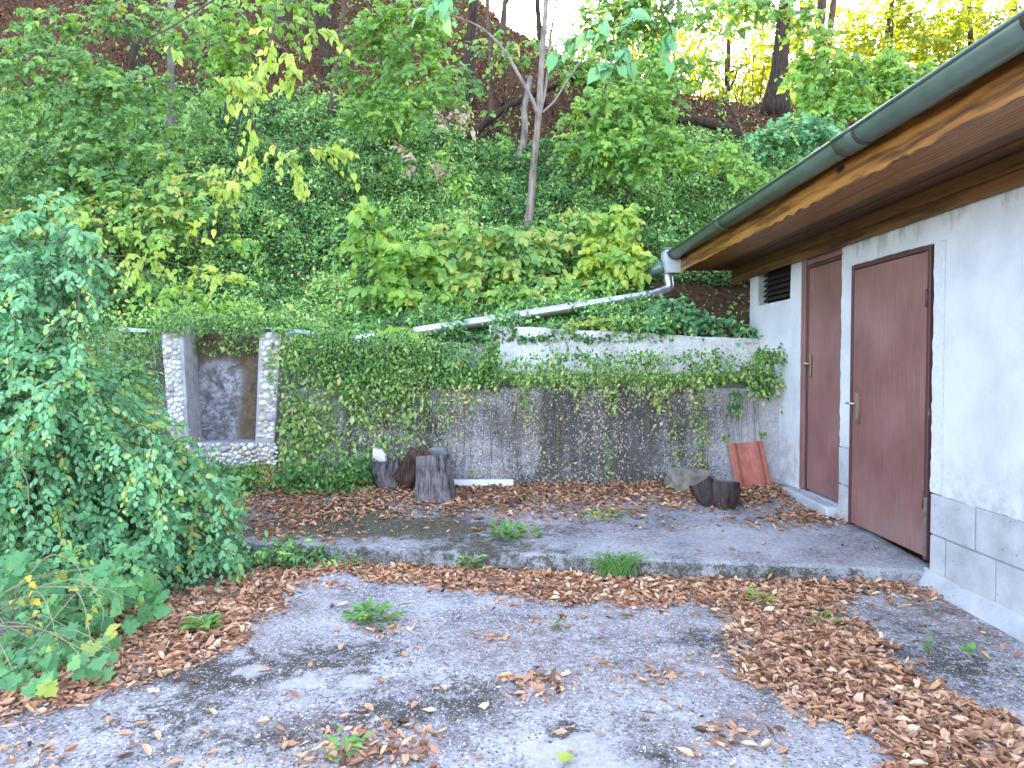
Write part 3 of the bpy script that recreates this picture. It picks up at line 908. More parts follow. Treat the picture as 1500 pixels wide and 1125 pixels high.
def pebble_mesh(seed):
    bm = bmesh.new(); bmesh.ops.create_icosphere(bm, subdivisions=1, radius=1.0)
    rs = random.Random(seed)
    for v in bm.verts:
        v.co *= 1 + rs.uniform(-.14, .14)
    me = bpy.data.meshes.new('pebble'); bm.to_mesh(me); bm.free()
    me.polygons.foreach_set('use_smooth', [True] * len(me.polygons))
    return me
PEB = [pebble_mesh(i) for i in range(10)]
for i, me in enumerate(PEB):
    me.materials.append(MATS['pebble_%d' % (0, 0, 0, 0, 1, 1, 2, 3, 4, 0)[i]])
def fill(par, x0, x1, z0, z1, rmin, rmax, tries, ymid):
    done = []
    for _ in range(tries * 3):
        r = random.uniform(rmin, rmax) * (1 - .2 * (_ / tries))
        x = random.uniform(x0 + r * .8, x1 - r * .8); z = random.uniform(z0 + r * .7, z1 - r * .7)
        if all((x - a) ** 2 + (z - b) ** 2 > (r + c) ** 2 * .74 for a, b, c in done):
            done.append((x, z, r))
    for x, z, r in done:
        o = link('stone', random.choice(PEB), None, par)
        o.location = Vector((ntap(x, z), ymid, z))
        o.scale = (r * random.uniform(.95, 1.2), r * .6, r * random.uniform(.78, 1.0))
        o.rotation_euler = (0, random.uniform(-.5, .5), 0)
fill(JB[0], L0, L1 - .03, .75, 1.70, .022, .036, 700, NF)
fill(JB[1], R0 + .02, R1, .68, 1.675, .022, .046, 700, NF)
fill(SILL, L0 + .05, R1 + .05, .43, .645, .016, .046, 1500, NF - .004)

# ------------------------------------------------------------------ logs, stones and tile on the terrace
def tz(x, y): return float(slab_z(x, y))
def stump(name, label, px, pyb, wt, wb, h, mat, lean=(0, 0), seed=0, z=.2, mk='bark_stump'):
    b = gp(px, pyb, z); b[1] += wb / 2; b[2] = tz(b[0], b[1])
    rs = np.random.RandomState(seed)
    t = thing(name, label, 'stump' if 'stump' in name else 'log', tuple(b))
    n, mrow = 56, 9
    ph = rs.uniform(0, 6.28, 6)
    V, Fc = [], []
    for i in range(mrow):
        q = i / (mrow - 1)
        r = (wb * (1 - q) ** 1.6 + wt * (1 - (1 - q) ** 1.6)) / 2
        for k in range(n):
            a = 2 * math.pi * k / n
            rr = r * (1 + .07 * math.sin(2 * a + ph[0]) + .05 * math.sin(5 * a + ph[1]) * (1.4 - q) + .045 * math.sin(11 * a + ph[2] + q) + .045 * math.sin(17 * a + ph[4] + 2 * q) + .06 * (rs.rand() - .5))
            zz = h * q + (0.02 * math.sin(a + ph[3]) * q)
            V.append((rr * math.cos(a) + lean[0] * q * h, rr * math.sin(a) + lean[1] * q * h, zz))
    for i in range(mrow - 1):
        for k in range(n):
            Fc.append((i * n + k, i * n + (k + 1) % n, (i + 1) * n + (k + 1) % n, (i + 1) * n + k))
    link('bark', mesh('bark', V, Fc, True), MATS[mk], t)
    V2 = [V[(mrow - 1) * n + k] for k in range(n)]
    c = np.mean(np.array(V2), 0)
    V3 = [tuple(np.array(v) * .97 + c * .03 + [0, 0, .001]) for v in V2] + [tuple(c + [0, 0, -.012])]
    link('cut_face', mesh('cut_face', V3, [(k, (k + 1) % n, n) for k in range(n)]), MATS['wood_cut'], t)
    return t, b
st1, b1 = stump('tree_stump', 'short grey stump narrowing downwards with a white stone on top', 563, 721, .30, .21, .265, None, (-.12, 0), 1)
st2, b2 = stump('tree_stump', 'tall furrowed grey stump flaring at its foot, right of the white-topped one', 634, 736, .275, .37, .385, None, (-.03, 0), 2)

def rock(name, label, cat, c, size, mat, seed, jag=.16, sub_=2, flat=.0, rot=0):
    bm = bmesh.new(); bmesh.ops.create_cube(bm, size=2.0)
    bmesh.ops.subdivide_edges(bm, edges=list(bm.edges), cuts=3, use_grid_fill=True)
    rs = random.Random(seed)
    off = [rs.uniform(0, 50) for _ in range(3)]
    for v in bm.verts:
        p = v.co.copy(); L = p.length; s_ = p.normalized() * 1.15
        q = p.lerp(s_, .35)
        d = 1 + jag * 2 * (float(fbm(q.x * 1.5 + off[0], q.y * 1.5 + off[1], q.z * 1.5 + off[2], seed)) - .5) * 1.6
        v.co = Vector((q.x * size[0] * d, q.y * size[1] * d, q.z * size[2] * d))
    bmesh.ops.rotate(bm, verts=list(bm.verts), cent=(0, 0, 0), matrix=Matrix.Rotation(rot, 3, 'Z'))
    me = bpy.data.meshes.new(name); bm.to_mesh(me); bm.free()
    o = link(name, me, MATS[mat]); o.location = c
    return tag(o, label, cat)
c = np.array(b1) + [-.055, 0, .32]
o = rock('white_stone', 'pointed white stone lying on top of the short grey stump', 'stone', c, (.062, .055, .062), 'stone_white', 4, .3)
for v in o.data.vertices:
    if v.co.z > 0: v.co.x = v.co.x * (1 - 5.0 * v.co.z) - v.co.z * .35
# split logs leaning behind the tall stump
def log(name, label, p0, p1, r0, r1, mat, seed, n=20, squash=1.0):
    rs = np.random.RandomState(seed)
    P = bez([p0, (np.array(p0) + np.array(p1)) / 2, p1], 7)
    t = thing(name, label, 'log', tuple(P[0]))
    mb = MB()
    T = nrm(np.array(p1) - np.array(p0)); u = nrm(np.cross(T, [0, 1, .1])); v = np.cross(u, T)
    ph = rs.uniform(0, 6.28, 4)
    V, Fc = [], []
    for i, q in enumerate(P):
        r = (r0 + (r1 - r0) * i / 6) * (1 if mat != 'bark_log' else (.72, .9, 1.0, 1.06, 1.06, 1.0, .9)[i])
        for k in range(n):
            a = 2 * math.pi * k / n
            rr = r * (1 + .10 * math.sin(2 * a + ph[0]) + .07 * math.sin(5 * a + ph[1]) + .09 * (rs.rand() - .5))
            V.append(q + u * math.cos(a) * rr + v * math.sin(a) * rr * squash - P[0])
    for i in range(6):
        for k in range(n): Fc.append((i * n + k, i * n + (k + 1) % n, (i + 1) * n + (k + 1) % n, (i + 1) * n + k))
    link('bark', mesh('bark', V, Fc, True), MATS[mat], t)
    for row, nm in ((0, -1), (6, 1)):
        ring = [np.array(V[row * n + k]) for k in range(n)]; cc = np.mean(ring, 0)
        link('cut_face', mesh('cut_face', [tuple(x) for x in ring] + [tuple(cc)], [(k, (k + 1) % n, n) if nm > 0 else ((k + 1) % n, k, n) for k in range(n)]), MATS['wood_cut' if mat != 'bark_red' else 'bark_red'], t)
    return t
a_ = at(590, 707, 6.55); b_ = at(618, 664, 6.60)
log('log', 'dark reddish split log leaning behind the tall grey stump', a_, b_, .10, .105, 'bark_red', 5, n=28, squash=.9)
a_ = at(604, 668, 6.52); b_ = at(628, 662, 6.58)
log('log', 'short rust-brown log end showing above the tall stump', a_ + [0, 0, -.05], b_ + [0, 0, -.03], .07, .075, 'bark_red', 6)
a_ = at(612, 716, 6.45)
mb = MB(); c = at(643, 662, 6.74)
rock('stone_block', 'blue-grey stone block against the wall behind the tall stump', 'stone', (c[0], 6.70, .40), (.09, .05, .20), 'stone_slate', 12, .12)
# white batten lying along the foot of the wall
p0 = at(657, 707, 6.70); p1 = at(752, 707.5, 6.72)
mb = MB(); mb.box((p0[0] - .03, 6.67, p0[2] - .027), (p1[0], 6.74, p0[2] + .027))
tag(link('white_batten', mb.mesh('batten', bevel=.005), MATS['paint_white']), 'white painted batten lying along the foot of the stained wall', 'batten')
# broken pale stone and slab, two chunks of dark log, clay tile
c = at(1009, 704, 6.55); zf = tz(c[0], 6.5)
rock('broken_stone', 'sandy grey broken stone slab at the wall foot behind the dark logs', 'stone', (c[0], 6.60, zf + .10), (.185, .12, .115), 'stone_sand', 23, .16, rot=.1)
def chunk(label, px, pyb, w_, h, lean, seed):
    b = gp(px, pyb, .2); b[1] += .1; b[2] = tz(b[0], b[1])
    P0 = b + np.array([lean * .2, 0, .0]); P1 = b + np.array([-lean * h, .02, h])
    return log('dark_log', label, P0, P1, w_ * .42, w_ * .5, 'bark_log', seed)
chunk('dark rough log chunk tilting left, the smaller of the two near the clay tile', 1040, 741, .19, .21, .28, 31)
chunk('dark rough log chunk standing right in front of the clay tile', 1068, 744, .235, .225, -.03, 32)
# clay roof tile leaning on the wall
tb = gp(1103, 726, .205); tb[1] += .02; tb[2] = tz(tb[0], tb[1])
prof = [(-.165, .030), (-.150, .034), (-.118, .034), (-.100, .026), (-.085, .010), (-.070, .004), (-.02, .003), (.02, .004), (.038, .012), (.052, .026), (.068, .034), (.095, .034), (.108, .026), (.118, .010), (.130, .006), (.152, .006), (.165, .004)]
V, Fc = [], []
hgt = .415
for s_ in np.linspace(0, 1, 6):
    for (x, d) in prof:
        V.append((x, -d - .004 * math.sin(s_ * 3.14), s_ * hgt))
    for (x, d) in prof:
        V.append((x, -d + .013, s_ * hgt))
q = len(prof)
for i in range(5):
    o0, o1 = i * 2 * q, (i + 1) * 2 * q
    for k in range(q - 1):
        Fc.append((o0 + k, o0 + k + 1, o1 + k + 1, o1 + k)); Fc.append((o0 + q + k, o1 + q + k, o1 + q + k + 1, o0 + q + k + 1))
    Fc.append((o0, o1, o1 + q, o0 + q)); Fc.append((o0 + q - 1, o0 + 2 * q - 1, o1 + 2 * q - 1, o1 + q - 1))
for k in range(q - 1):
    Fc.append((k, q + k, q + k + 1, k + 1)); e = 10 * q
    Fc.append((e + k, e + k + 1, e + q + k + 1, e + q + k))
tile = link('roof_tile', mesh('roof_tile', V, Fc), MATS['clay_tile'])
tile.scale = (1.07, 1, 1.05)
tile.location = (tb[0] + .115, LW - .15, tb[2] + .005)
tile.rotation_euler = (R(-17), R(-5), R(4))
tile.location.z = tz(tile.location.x, LW - .15) + .004
tag(tile, 'red clay roof tile leaning against the wall beside the shed', 'roof tile')

# ------------------------------------------------------------------ foliage machinery
SHAPES = {}
def shape(name, V, Fc): SHAPES[name] = (np.array(V, float), Fc)
# local leaf frame: x along the leaf (0..1), y across (-.5...5 of the width), z out of the blade
shape('tiny', [(0, 0, 0), (.45, .5, .10), (1, 0, -.06), (.45, -.5, .10)], [(0, 2, 1), (0, 3, 2)])
shape('ovate', [(0, 0, 0), (.22, .40, .07), (.62, .44, .06), (1, 0, -.14), (.62, -.44, .06), (.22, -.40, .07), (.5, 0, -.01)], [(0, 6, 2, 1), (6, 3, 2), (0, 5, 4, 6), (6, 4, 3)])
shape('heart', [(0, 0, 0), (-.10, .26, .04), (.18, .50, .09), (.55, .42, .05), (.82, .17, -.05), (1.05, 0, -.16), (.82, -.17, -.05), (.55, -.42, .05), (.18, -.50, .09), (-.10, -.26, .04), (.5, 0, -.02)],
      [(0, 10, 3, 2, 1), (10, 5, 4, 3), (0, 9, 8, 7, 10), (10, 7, 6, 5)])
lob = [(0, .03), (-.16, .20), (-.12, .40), (.02, .36), (.10, .44), (.16, .66), (.28, .54), (.40, .56), (.46, .34), (.60, .40), (.72, .28), (.80, .12), (1.0, 0)]
lv = [(.30, 0, -.02)] + [(x, y * .95, .10 * abs(y) - .12 * max(0, x - .3)) for x, y in lob] + [(x, -y * .95, .10 * abs(y) - .12 * max(0, x - .3)) for x, y in lob[-2::-1]]
shape('lobed', lv, [(0, i + 1, i) for i in range(1, len(lv) - 1)] + [(0, 1, len(lv) - 1)])
tri = [(0, .02), (.02, .30), (.22, .52), (.30, .30), (.55, .30), (.62, .14), (1, 0)]
tv = [(.28, 0, -.02)] + [(x, y, .08 * abs(y) - .1 * max(0, x - .3)) for x, y in tri] + [(x, -y, .08 * abs(y) - .1 * max(0, x - .3)) for x, y in tri[-2::-1]]
shape('ivy', tv, [(0, i + 1, i) for i in range(1, len(tv) - 1)] + [(0, 1, len(tv) - 1)])
shape('litter', [(0, 0, 0), (.30, .40, .12), (.32, 0, .02), (.30, -.36, .15), (.68, .42, .20), (.70, 0, .06), (.66, -.44, .10), (1, 0, .22)],
      [(0, 2, 1), (0, 3, 2), (1, 2, 5, 4), (2, 3, 6, 5), (4, 5, 7), (5, 6, 7)])
shape('torn', [(0, 0, .02), (.18, .34, .06), (.40, .22, .10), (.52, .46, .05), (.82, .30, .16), (.74, .06, .04), (.95, -.12, .10), (.60, -.40, .14), (.34, -.28, .04), (.15, -.38, .09), (.45, 0, 0)],
      [(0, 10, 1), (1, 10, 2), (2, 10, 3), (3, 10, 4), (4, 10, 5), (5, 10, 6), (6, 10, 7), (7, 10, 8), (8, 10, 9), (9, 10, 0)])
shape('curl', [(0, 0, .10), (.30, .30, .26), (.32, 0, .0), (.30, -.34, .22), (.68, .32, .34), (.70, 0, .03), (.66, -.30, .30), (1, 0, .20)],
      [(0, 2, 1), (0, 3, 2), (1, 2, 5, 4), (2, 3, 6, 5), (4, 5, 7), (5, 6, 7)])

class Leaves:
    def __init__(s): s.a = []
    def add(s, P, D, Nn, L, W, Rn):
        n = len(P)
        f = lambda x: np.broadcast_to(np.asarray(x, float), (n,))
        s.a.append((np.asarray(P, float), np.broadcast_to(D, (n, 3)), np.broadcast_to(Nn, (n, 3)), f(L), f(W), f(Rn)))
    def cat(s):
        return [np.concatenate([x[i] for x in s.a]) for i in range(6)]
    def frames(s):
        P, D, Nn, L, W, Rn = s.cat()
        D = nrm(D); S = nrm(np.cross(Nn, D)); Nn = np.cross(D, S)
        return P, D, S, Nn, L, W, np.clip(Rn, 0, 1)
    def mesh(s, name, shp, sel=None):
        P, D, S, Nn, L, W, Rn = s.frames()
        if sel is not None:
            P, D, S, Nn, L, W, Rn = [x[sel] for x in (P, D, S, Nn, L, W, Rn)]
        V0, F0 = SHAPES[shp]
        n, k = len(P), len(V0)
        V = (P[:, None] + D[:, None] * (V0[None, :, 0:1] * L[:, None, None]) + S[:, None] * (V0[None, :, 1:2] * W[:, None, None])
             + Nn[:, None] * (V0[None, :, 2:3] * L[:, None, None])).reshape(-1, 3)
        lp = np.concatenate([np.array(f) for f in F0])
        tot = np.array([len(f) for f in F0])
        loops = (lp[None] + (np.arange(n) * k)[:, None]).ravel()
        totals = np.tile(tot, n)
        starts = np.concatenate([[0], np.cumsum(totals)[:-1]])
        return mesh_np(name, V, loops, starts, totals, dict(rnd=np.repeat(Rn, k)))
    def build(s, parent, name, shp, mat, nobj=0, leafname='leaf', origin=None):
        """the nobj leaves that show largest become single parts, the rest one 'stuff' part"""
        P, D, S, Nn, L, W, Rn = s.frames()
        loc = np.array(parent.location) if parent is not None else np.zeros(3)
        if origin is not None: loc = np.asarray(origin, float)
        order = np.argsort(np.linalg.norm(P - CAM, axis=1) / (L + .01))
        own = order[:nobj]; rest = order[nobj:]
        for i in own:
            o = link(leafname, unit_leaf(shp, mat, Rn[i]), None, parent)
            M = Matrix(((D[i][0] * L[i], S[i][0] * W[i], Nn[i][0] * L[i], P[i][0] - loc[0]),
                        (D[i][1] * L[i], S[i][1] * W[i], Nn[i][1] * L[i], P[i][1] - loc[1]),
                        (D[i][2] * L[i], S[i][2] * W[i], Nn[i][2] * L[i], P[i][2] - loc[2]), (0, 0, 0, 1)))
            o.matrix_local = M
        if len(rest):
            o = link(name, s.mesh(name, shp, rest), MATS[mat], parent)
            o.location = -Vector(loc)
            o['kind'] = 'stuff'
            return o
_UL = {}
def unit_leaf(shp, mat, r):
    k = (shp, mat, int(r * 7.99))
    if k not in _UL:
        V0, F0 = SHAPES[shp]
        me = mesh('leaf', V0, F0, False, dict(rnd=np.full(len(V0), (k[2] + .5) / 8)))
        me.materials.append(MATS[mat])
        _UL[k] = me
    return _UL[k]

def rdir(n):
    return nrm(RS.normal(size=(n, 3)))

def twig_path(P0, D0, L, droop, t):
    """points on drooping twigs; t (k,) -> (n,k,3) and tangents"""
    d = D0[:, None] * (L[:, None, None] * t[None, :, None])
    g = np.zeros_like(d); g[..., 2] = -(droop * L)[:, None] * t[None, :] ** 2
    P = P0[:, None] + d + g
    T = D0[:, None] * np.ones_like(t)[None, :, None] + 0
    T[..., 2] = T[..., 2] - 2 * droop[:, None] * t[None, :]
    return P, nrm(T)

def leaf_twigs(B, P0, D0, L, k, leaf, out=(0, -1, 0.25), droop=.4, ratio=.62, hang=.45, rmean=.5, rvar=.25, tipmin=.45, jit=.35, sidew=.8, pair=False):
    """k leaves set alternately along each twig"""
    n = len(P0)
    t = np.linspace(.12, 1.0, k) + 0
    dr = np.broadcast_to(np.asarray(droop, float), (n,)) * RS.uniform(.5, 1.4, n)
    P, T = twig_path(P0, D0, L, dr, t)
    up = np.array([0, 0, 1.0])
    S = nrm(np.cross(T, up) + 1e-3)
    sgn = np.where(np.arange(k) % 2 == 0, 1.0, -1.0)[None, :, None]
    D = T * .55 + S * sgn * sidew + np.array([0, 0, -hang]) + jit * RS.normal(size=P.shape)
    D[:, -1] = T[:, -1] + np.array([0, 0, -hang]) * .6 + .15 * RS.normal(size=(n, 3))
    Nn = nrm(np.asarray(out, float)) + up * .55 + .45 * RS.normal(size=P.shape)
    size = leaf * RS.uniform(.65, 1.25, (n, k)) * (1 - (1 - tipmin) * np.clip((t[None, :] - .55) / .45, 0, 1) * RS.rand(n, 1))
    rb = np.clip(RS.normal(rmean, rvar, (n, 1)) + RS.normal(0, .10, (n, k)), 0, 1)
    B.add(P.reshape(-1, 3), D.reshape(-1, 3), Nn.reshape(-1, 3), size.ravel(), size.ravel() * ratio, rb.ravel())
    return P

def stems_mesh(name, paths, r0, r1, n=4):
    """many thin stems as one numpy mesh; paths (m,k,3)"""
    m, k, _ = paths.shape
    T = nrm(np.gradient(paths, axis=1))
    u = nrm(np.cross(T, [0.13, .2, 1.0])); v = np.cross(u, T)
    rad = np.linspace(r0, r1, k)[None, :, None]
    rings = []
    for j in range(n):
        a = 2 * math.pi * j / n
        rings.append(paths + (u * math.cos(a) + v * math.sin(a)) * rad)
    V = np.stack(rings, 2).reshape(-1, 3)
    idx = np.arange(m * k * n).reshape(m, k, n)
    nx = np.roll(idx, -1, 2)
    q = np.stack([idx[:, :-1], nx[:, :-1], nx[:, 1:], idx[:, 1:]], -1).reshape(-1, 4)
    return mesh_np(name, V, q.ravel(), np.arange(len(q)) * 4, np.full(len(q), 4), None, True)

def ell(px, py, Y, rx, ry, ry_m):
    c = at(px, py, Y)
    return (c, np.array([rx * Y / F, ry_m, ry * Y / F]))

def bush(name, label, cat, root, ells, ntw, L, k, leaf, shp, mat, nobj=60, nstem=8, droop=.4, ratio=.62, hang=.45, rmean=.5, rvar=.22,
         stem_r=.012, group=None, sidew=.8, stem_mat='twig_bark', outb=.5, seed=None, shell=.55, dark=True, keep=None):
    if seed is not None: RS.seed(seed)
    root = np.asarray(root, float)
    t = thing(name, label, cat, tuple(root), group)
    wts = np.array([e[1][0] * e[1][2] for e in ells]); wts = wts / wts.sum()
    B = Leaves()
    tips = []
    tw_paths = []
    for e, wt in zip(ells, wts):
        n = max(3, int(ntw * wt))
        u = rdir(n)
        r = shell + (1 - shell) * RS.rand(n) ** .6
        r = r * (0.75 + 0.5 * vnoise(u[:, 0] * 2.3 + e[0][0], u[:, 1] * 2.3, u[:, 2] * 2.3 + e[0][2], 5))
        P0 = e[0] + u * e[1] * r[:, None]
        D0 = nrm(u * np.array([1, .8, .8]) * outb + rdir(n) * .55 + np.array([0, -.25, .12]))
        Lt = L * RS.uniform(.5, 1.25, n)
        P0 = P0 - D0 * Lt[:, None] * .5
        if keep is not None:
            kk = keep(P0 + D0 * Lt[:, None] * .5); P0, D0, Lt = P0[kk], D0[kk], Lt[kk]; n = len(P0)
            if n < 2: continue
        out = nrm(e[0] * 0 + np.array([0, -1.0, .35]))
        leaf_twigs(B, P0, D0, Lt, k, leaf, out, droop, ratio, hang, rmean, rvar, sidew=sidew)
        q, _ = twig_path(P0, D0, Lt, np.full(n, droop), np.linspace(0, 1, 4))
        tw_paths.append(q)
        tips += [P0[i] for i in RS.choice(n, min(n, max(1, int(nstem * wt + .5))), replace=False)]
    for p in tips[:nstem]:
        mid = root * .45 + p * .55 + np.array([RS.uniform(-.08, .08), RS.uniform(-.05, .1), np.linalg.norm(p - root) * .12])
        st = bez([root + RS.uniform(-.04, .04, 3) * [1, 1, 0] - [0, 0, .05], root * .75 + p * .25 + [0, 0, .06], mid, p], 10)
        mb = MB(); mb.tube(st, np.linspace(stem_r, stem_r * .35, 10), 6)
        o = link('stem', mb.mesh('stem', fix=False), MATS[stem_mat], t); o.location = -t.location
    o = link('twigs', stems_mesh('twigs', np.concatenate(tw_paths), .0035, .0015, 3), MATS[stem_mat], t)
    o.location = -t.location; o['kind'] = 'stuff'
    B.build(t, 'foliage', shp, mat, nobj)
    return t

def spray(name, label, cat, pts, nside, Ls, k, leaf, shp, mat, nobj=100, r=.012, droop=.35, ratio=.62, hang=.5, rmean=.6, rvar=.2, stem_mat='twig_bark', seed=None, group=None, t0=.25, parent=None, sidew=.8, out=(0, -1, .35)):
    """one branch through the given points with leafy side twigs"""
    if seed is not None: RS.seed(seed)
    path = bez(pts, 24)
    t = parent or thing(name, label, cat, tuple(path[0]), group)
    mb = MB(); mb.tube(path, np.linspace(r, r * .3, 24), 7)
    o = link('branch', mb.mesh('branch', fix=False), MATS[stem_mat], t); o.location = -t.location
    br_ = o
    T = nrm(np.gradient(path, axis=0))
    ti = np.clip((RS.uniform(t0, 1, nside) * 23).astype(int), 0, 23)
    D0 = nrm(T[ti] * .6 + rdir(nside) * .75 + np.array([0, -.2, -.05]))
    Lt = Ls * RS.uniform(.5, 1.2, nside)
    B = Leaves()
    q, _ = twig_path(path[ti], D0, Lt, np.full(nside, droop), np.linspace(0, 1, 4))
    leaf_twigs(B, path[ti], D0, Lt, k, leaf, out, droop, ratio, hang, rmean, rvar, sidew=sidew)
    tp = np.array([path[18]]); leaf_twigs(B, tp, nrm(np.array([path[-1] - path[18]])), np.array([np.linalg.norm(path[-1] - path[18])]), k + 2, leaf, out, .02, ratio, hang, rmean, rvar, sidew=sidew)
    o = link('twigs', stems_mesh('twigs', q, .003, .0012, 3), MATS[stem_mat], br_); o['kind'] = 'stuff'
    B.build(br_, 'foliage', shp, mat, nobj, origin=(0, 0, 0))
    return t

# ------------------------------------------------------------------ ground cover on the bank
def in_roof(P):                   # nothing grows through the shed
    return (P[:, 0] > 2.0) & (P[:, 1] < 8.6)
def ivy_edge(x):                  # upper limit of the periwinkle carpet (y), brown litter above it
    return np.interp(x, [-8, -5, -3, -1.2, -.5, .6, 1.6, 3, 4.5], [14.2, 13.8, 13.4, 12.9, 12.2, 12.1, 12.5, 12.4, 12.0]) 
n = 520000
x = RS.uniform(-9.5, 6.5, n); y = HILL_Y0 - .05 + 7.4 * RS.rand(n) ** 1.25
vis = (np.abs(x - .0) < .76 * y + .3)
edge = ivy_edge(x) + 1.5 * (fbm(x * .8, y * .8, 0, 31) - .5)
dens = sstep(.5, -.35, y - edge) * (.65 + .35 * sstep(.28, .5, fbm(x * 1.6, y * 1.6, 0, 37)))
dens = dens * np.where((x > 1.75) & (y < 8.9), .03, 1)
k_ = vis & (RS.rand(n) < dens)
x, y = x[k_], y[k_]; n = len(x)
hn = hill_n(x, y)
clump = fbm(x * 3.5, y * 3.5, 0, 44)
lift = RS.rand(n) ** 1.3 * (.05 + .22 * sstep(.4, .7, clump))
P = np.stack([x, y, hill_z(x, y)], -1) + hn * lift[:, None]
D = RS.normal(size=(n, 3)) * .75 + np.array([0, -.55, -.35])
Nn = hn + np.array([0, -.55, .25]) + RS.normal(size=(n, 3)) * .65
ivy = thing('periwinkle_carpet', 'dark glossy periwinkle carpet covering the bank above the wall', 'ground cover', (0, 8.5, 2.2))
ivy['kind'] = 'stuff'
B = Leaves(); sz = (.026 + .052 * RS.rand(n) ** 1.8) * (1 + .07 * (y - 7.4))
B.add(P, D, Nn, sz, sz * .5, np.clip(.40 + .8 * (fbm(x * .9, y * .9, 0, 47) - .5) + np.where(RS.rand(n) < .4, -.22, .12) + RS.normal(0, .18, n) + lift * 1.4 - .06, 0, 1))  # dark and light leaves paint gaps and highlights into the colour, paler with lift
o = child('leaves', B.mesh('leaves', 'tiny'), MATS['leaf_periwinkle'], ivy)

# longer shoots and larger leaves standing out of the carpet, a few dead leaves caught in it
n = 9000
x = RS.uniform(-8, 5.5, n); y = HILL_Y0 + 6 * RS.rand(n) ** 1.2
k_ = (y < ivy_edge(x) + 1.0) & (RS.rand(n) < sstep(.46, .62, fbm(x * 1.3, y * 1.3, 0, 48))) & ~((x > 1.75) & (y < 8.9))
x, y = x[k_], y[k_]; n = len(x)
P = np.stack([x, y, hill_z(x, y)], -1) + hill_n(x, y) * RS.uniform(.08, .30, (n, 1))
sz = RS.uniform(.04, .068, n)
B = Leaves(); B.add(P, RS.normal(size=(n, 3)) * .6 + [0, -.5, -.3], np.array([0, -.8, .8]) + RS.normal(size=(n, 3)) * .45, sz, sz * .62, np.clip(RS.normal(.72, .2, n), 0, 1))
child('tall_leaves', B.mesh('tall_leaves', 'ovate'), MATS['leaf_periwinkle'], ivy)
n = 1300
x = RS.uniform(-8, 5.5, n); y = HILL_Y0 + 6 * RS.rand(n)
P = np.stack([x, y, hill_z(x, y)], -1) + hill_n(x, y) * RS.uniform(.05, .2, (n, 1)); sz = RS.uniform(.04, .08, n)
k_ = ~((x > 1.75) & (y < 8.9)); P, sz = P[k_], sz[k_]; n = len(P)
B = Leaves(); B.add(P, RS.normal(size=(n, 3)), np.array([0, -.6, .8]) + RS.normal(size=(n, 3)) * .5, sz, sz * .5, RS.rand(n))
child('dead_leaves', B.mesh('dead_leaves', 'curl'), MATS['leaf_litter'], ivy)

# brown leaf litter on the upper bank
n = 130000
x = RS.uniform(-18, 13, n); y = RS.uniform(9.0, 28, n)
k_ = (np.abs(x) < .78 * y) & (y < crest_y(x) + 1.5) & (RS.rand(n) < sstep(-.9, .5, y - ivy_edge(x)) * np.clip(15 / y, 0, 1) ** 2)
x, y = x[k_], y[k_]; n = len(x)
hn = hill_n(x, y)
P = np.stack([x, y, hill_z(x, y)], -1) + hn * RS.uniform(.0, .05, (n, 1))
D = RS.normal(size=(n, 3)) + np.array([0, -.3, -.2]); Nn = hn + RS.normal(size=(n, 3)) * .45
B = Leaves(); sz = RS.uniform(.05, .11, n) * (1 + .05 * np.clip(y - 14, 0, 20))
B.add(P, D, Nn, sz, sz * .5, np.clip(RS.normal(.45, .27, n), 0, 1))
lit = link('bank_litter', B.mesh('bank_litter', 'tiny'), MATS['leaf_hill'])
tag(lit, 'brown fallen leaves carpeting the upper wooded bank', 'leaf litter', kind='stuff')

m = 520
x = RS.uniform(-9, 8, m); y = RS.uniform(11.5, 20, m); k_ = (np.abs(x) < .75 * y) & (y < crest_y(x) + .5); x, y = x[k_], y[k_]; m = len(x)
r0 = np.stack([x, y, hill_z(x, y)], -1); dd = np.column_stack([RS.normal(0, .5, m), RS.normal(0, .3, m), RS.uniform(.15, 1.3, m) ** 1.5])
t = np.linspace(0, 1, 6); paths = r0[:, None] + dd[:, None] * t[None, :, None] + np.cumsum(RS.normal(0, .035, (m, 6, 3)), 1) * t[None, :, None]
br = link('bank_brush', stems_mesh('bank_brush', paths, .011, .004, 4), MATS['bark_brown']); tag(br, 'thin dead twigs and brush standing on the brown upper bank', 'brush', kind='stuff')
n = 9000
x = RS.uniform(-10, 9, n); y = RS.uniform(10.5, 21, n)
k_ = (np.abs(x) < .76 * y) & (y < crest_y(x) + 1) & (RS.rand(n) < sstep(.50, .68, fbm(x * .9, y * .9, 0, 49)))
x, y = x[k_], y[k_]; n = len(x)
P = np.stack([x, y, hill_z(x, y)], -1) + np.array([0, 0, 1.0]) * (RS.uniform(.03, .75, (n, 1)) ** 1.4); sz = RS.uniform(.06, .11, n)
B = Leaves(); B.add(P, RS.normal(size=(n, 3)) * .7 + [0, -.4, -.4], np.array([0, -.9, .7]) + RS.normal(size=(n, 3)) * .45, sz, sz * .75, np.clip(RS.normal(.5, .25, n), 0, 1))
tag(link('bank_seedlings', B.mesh('bank_seedlings', 'heart'), MATS['leaf_mid']), 'scattered green seedlings among the brown leaves of the upper bank', 'undergrowth', kind='stuff')

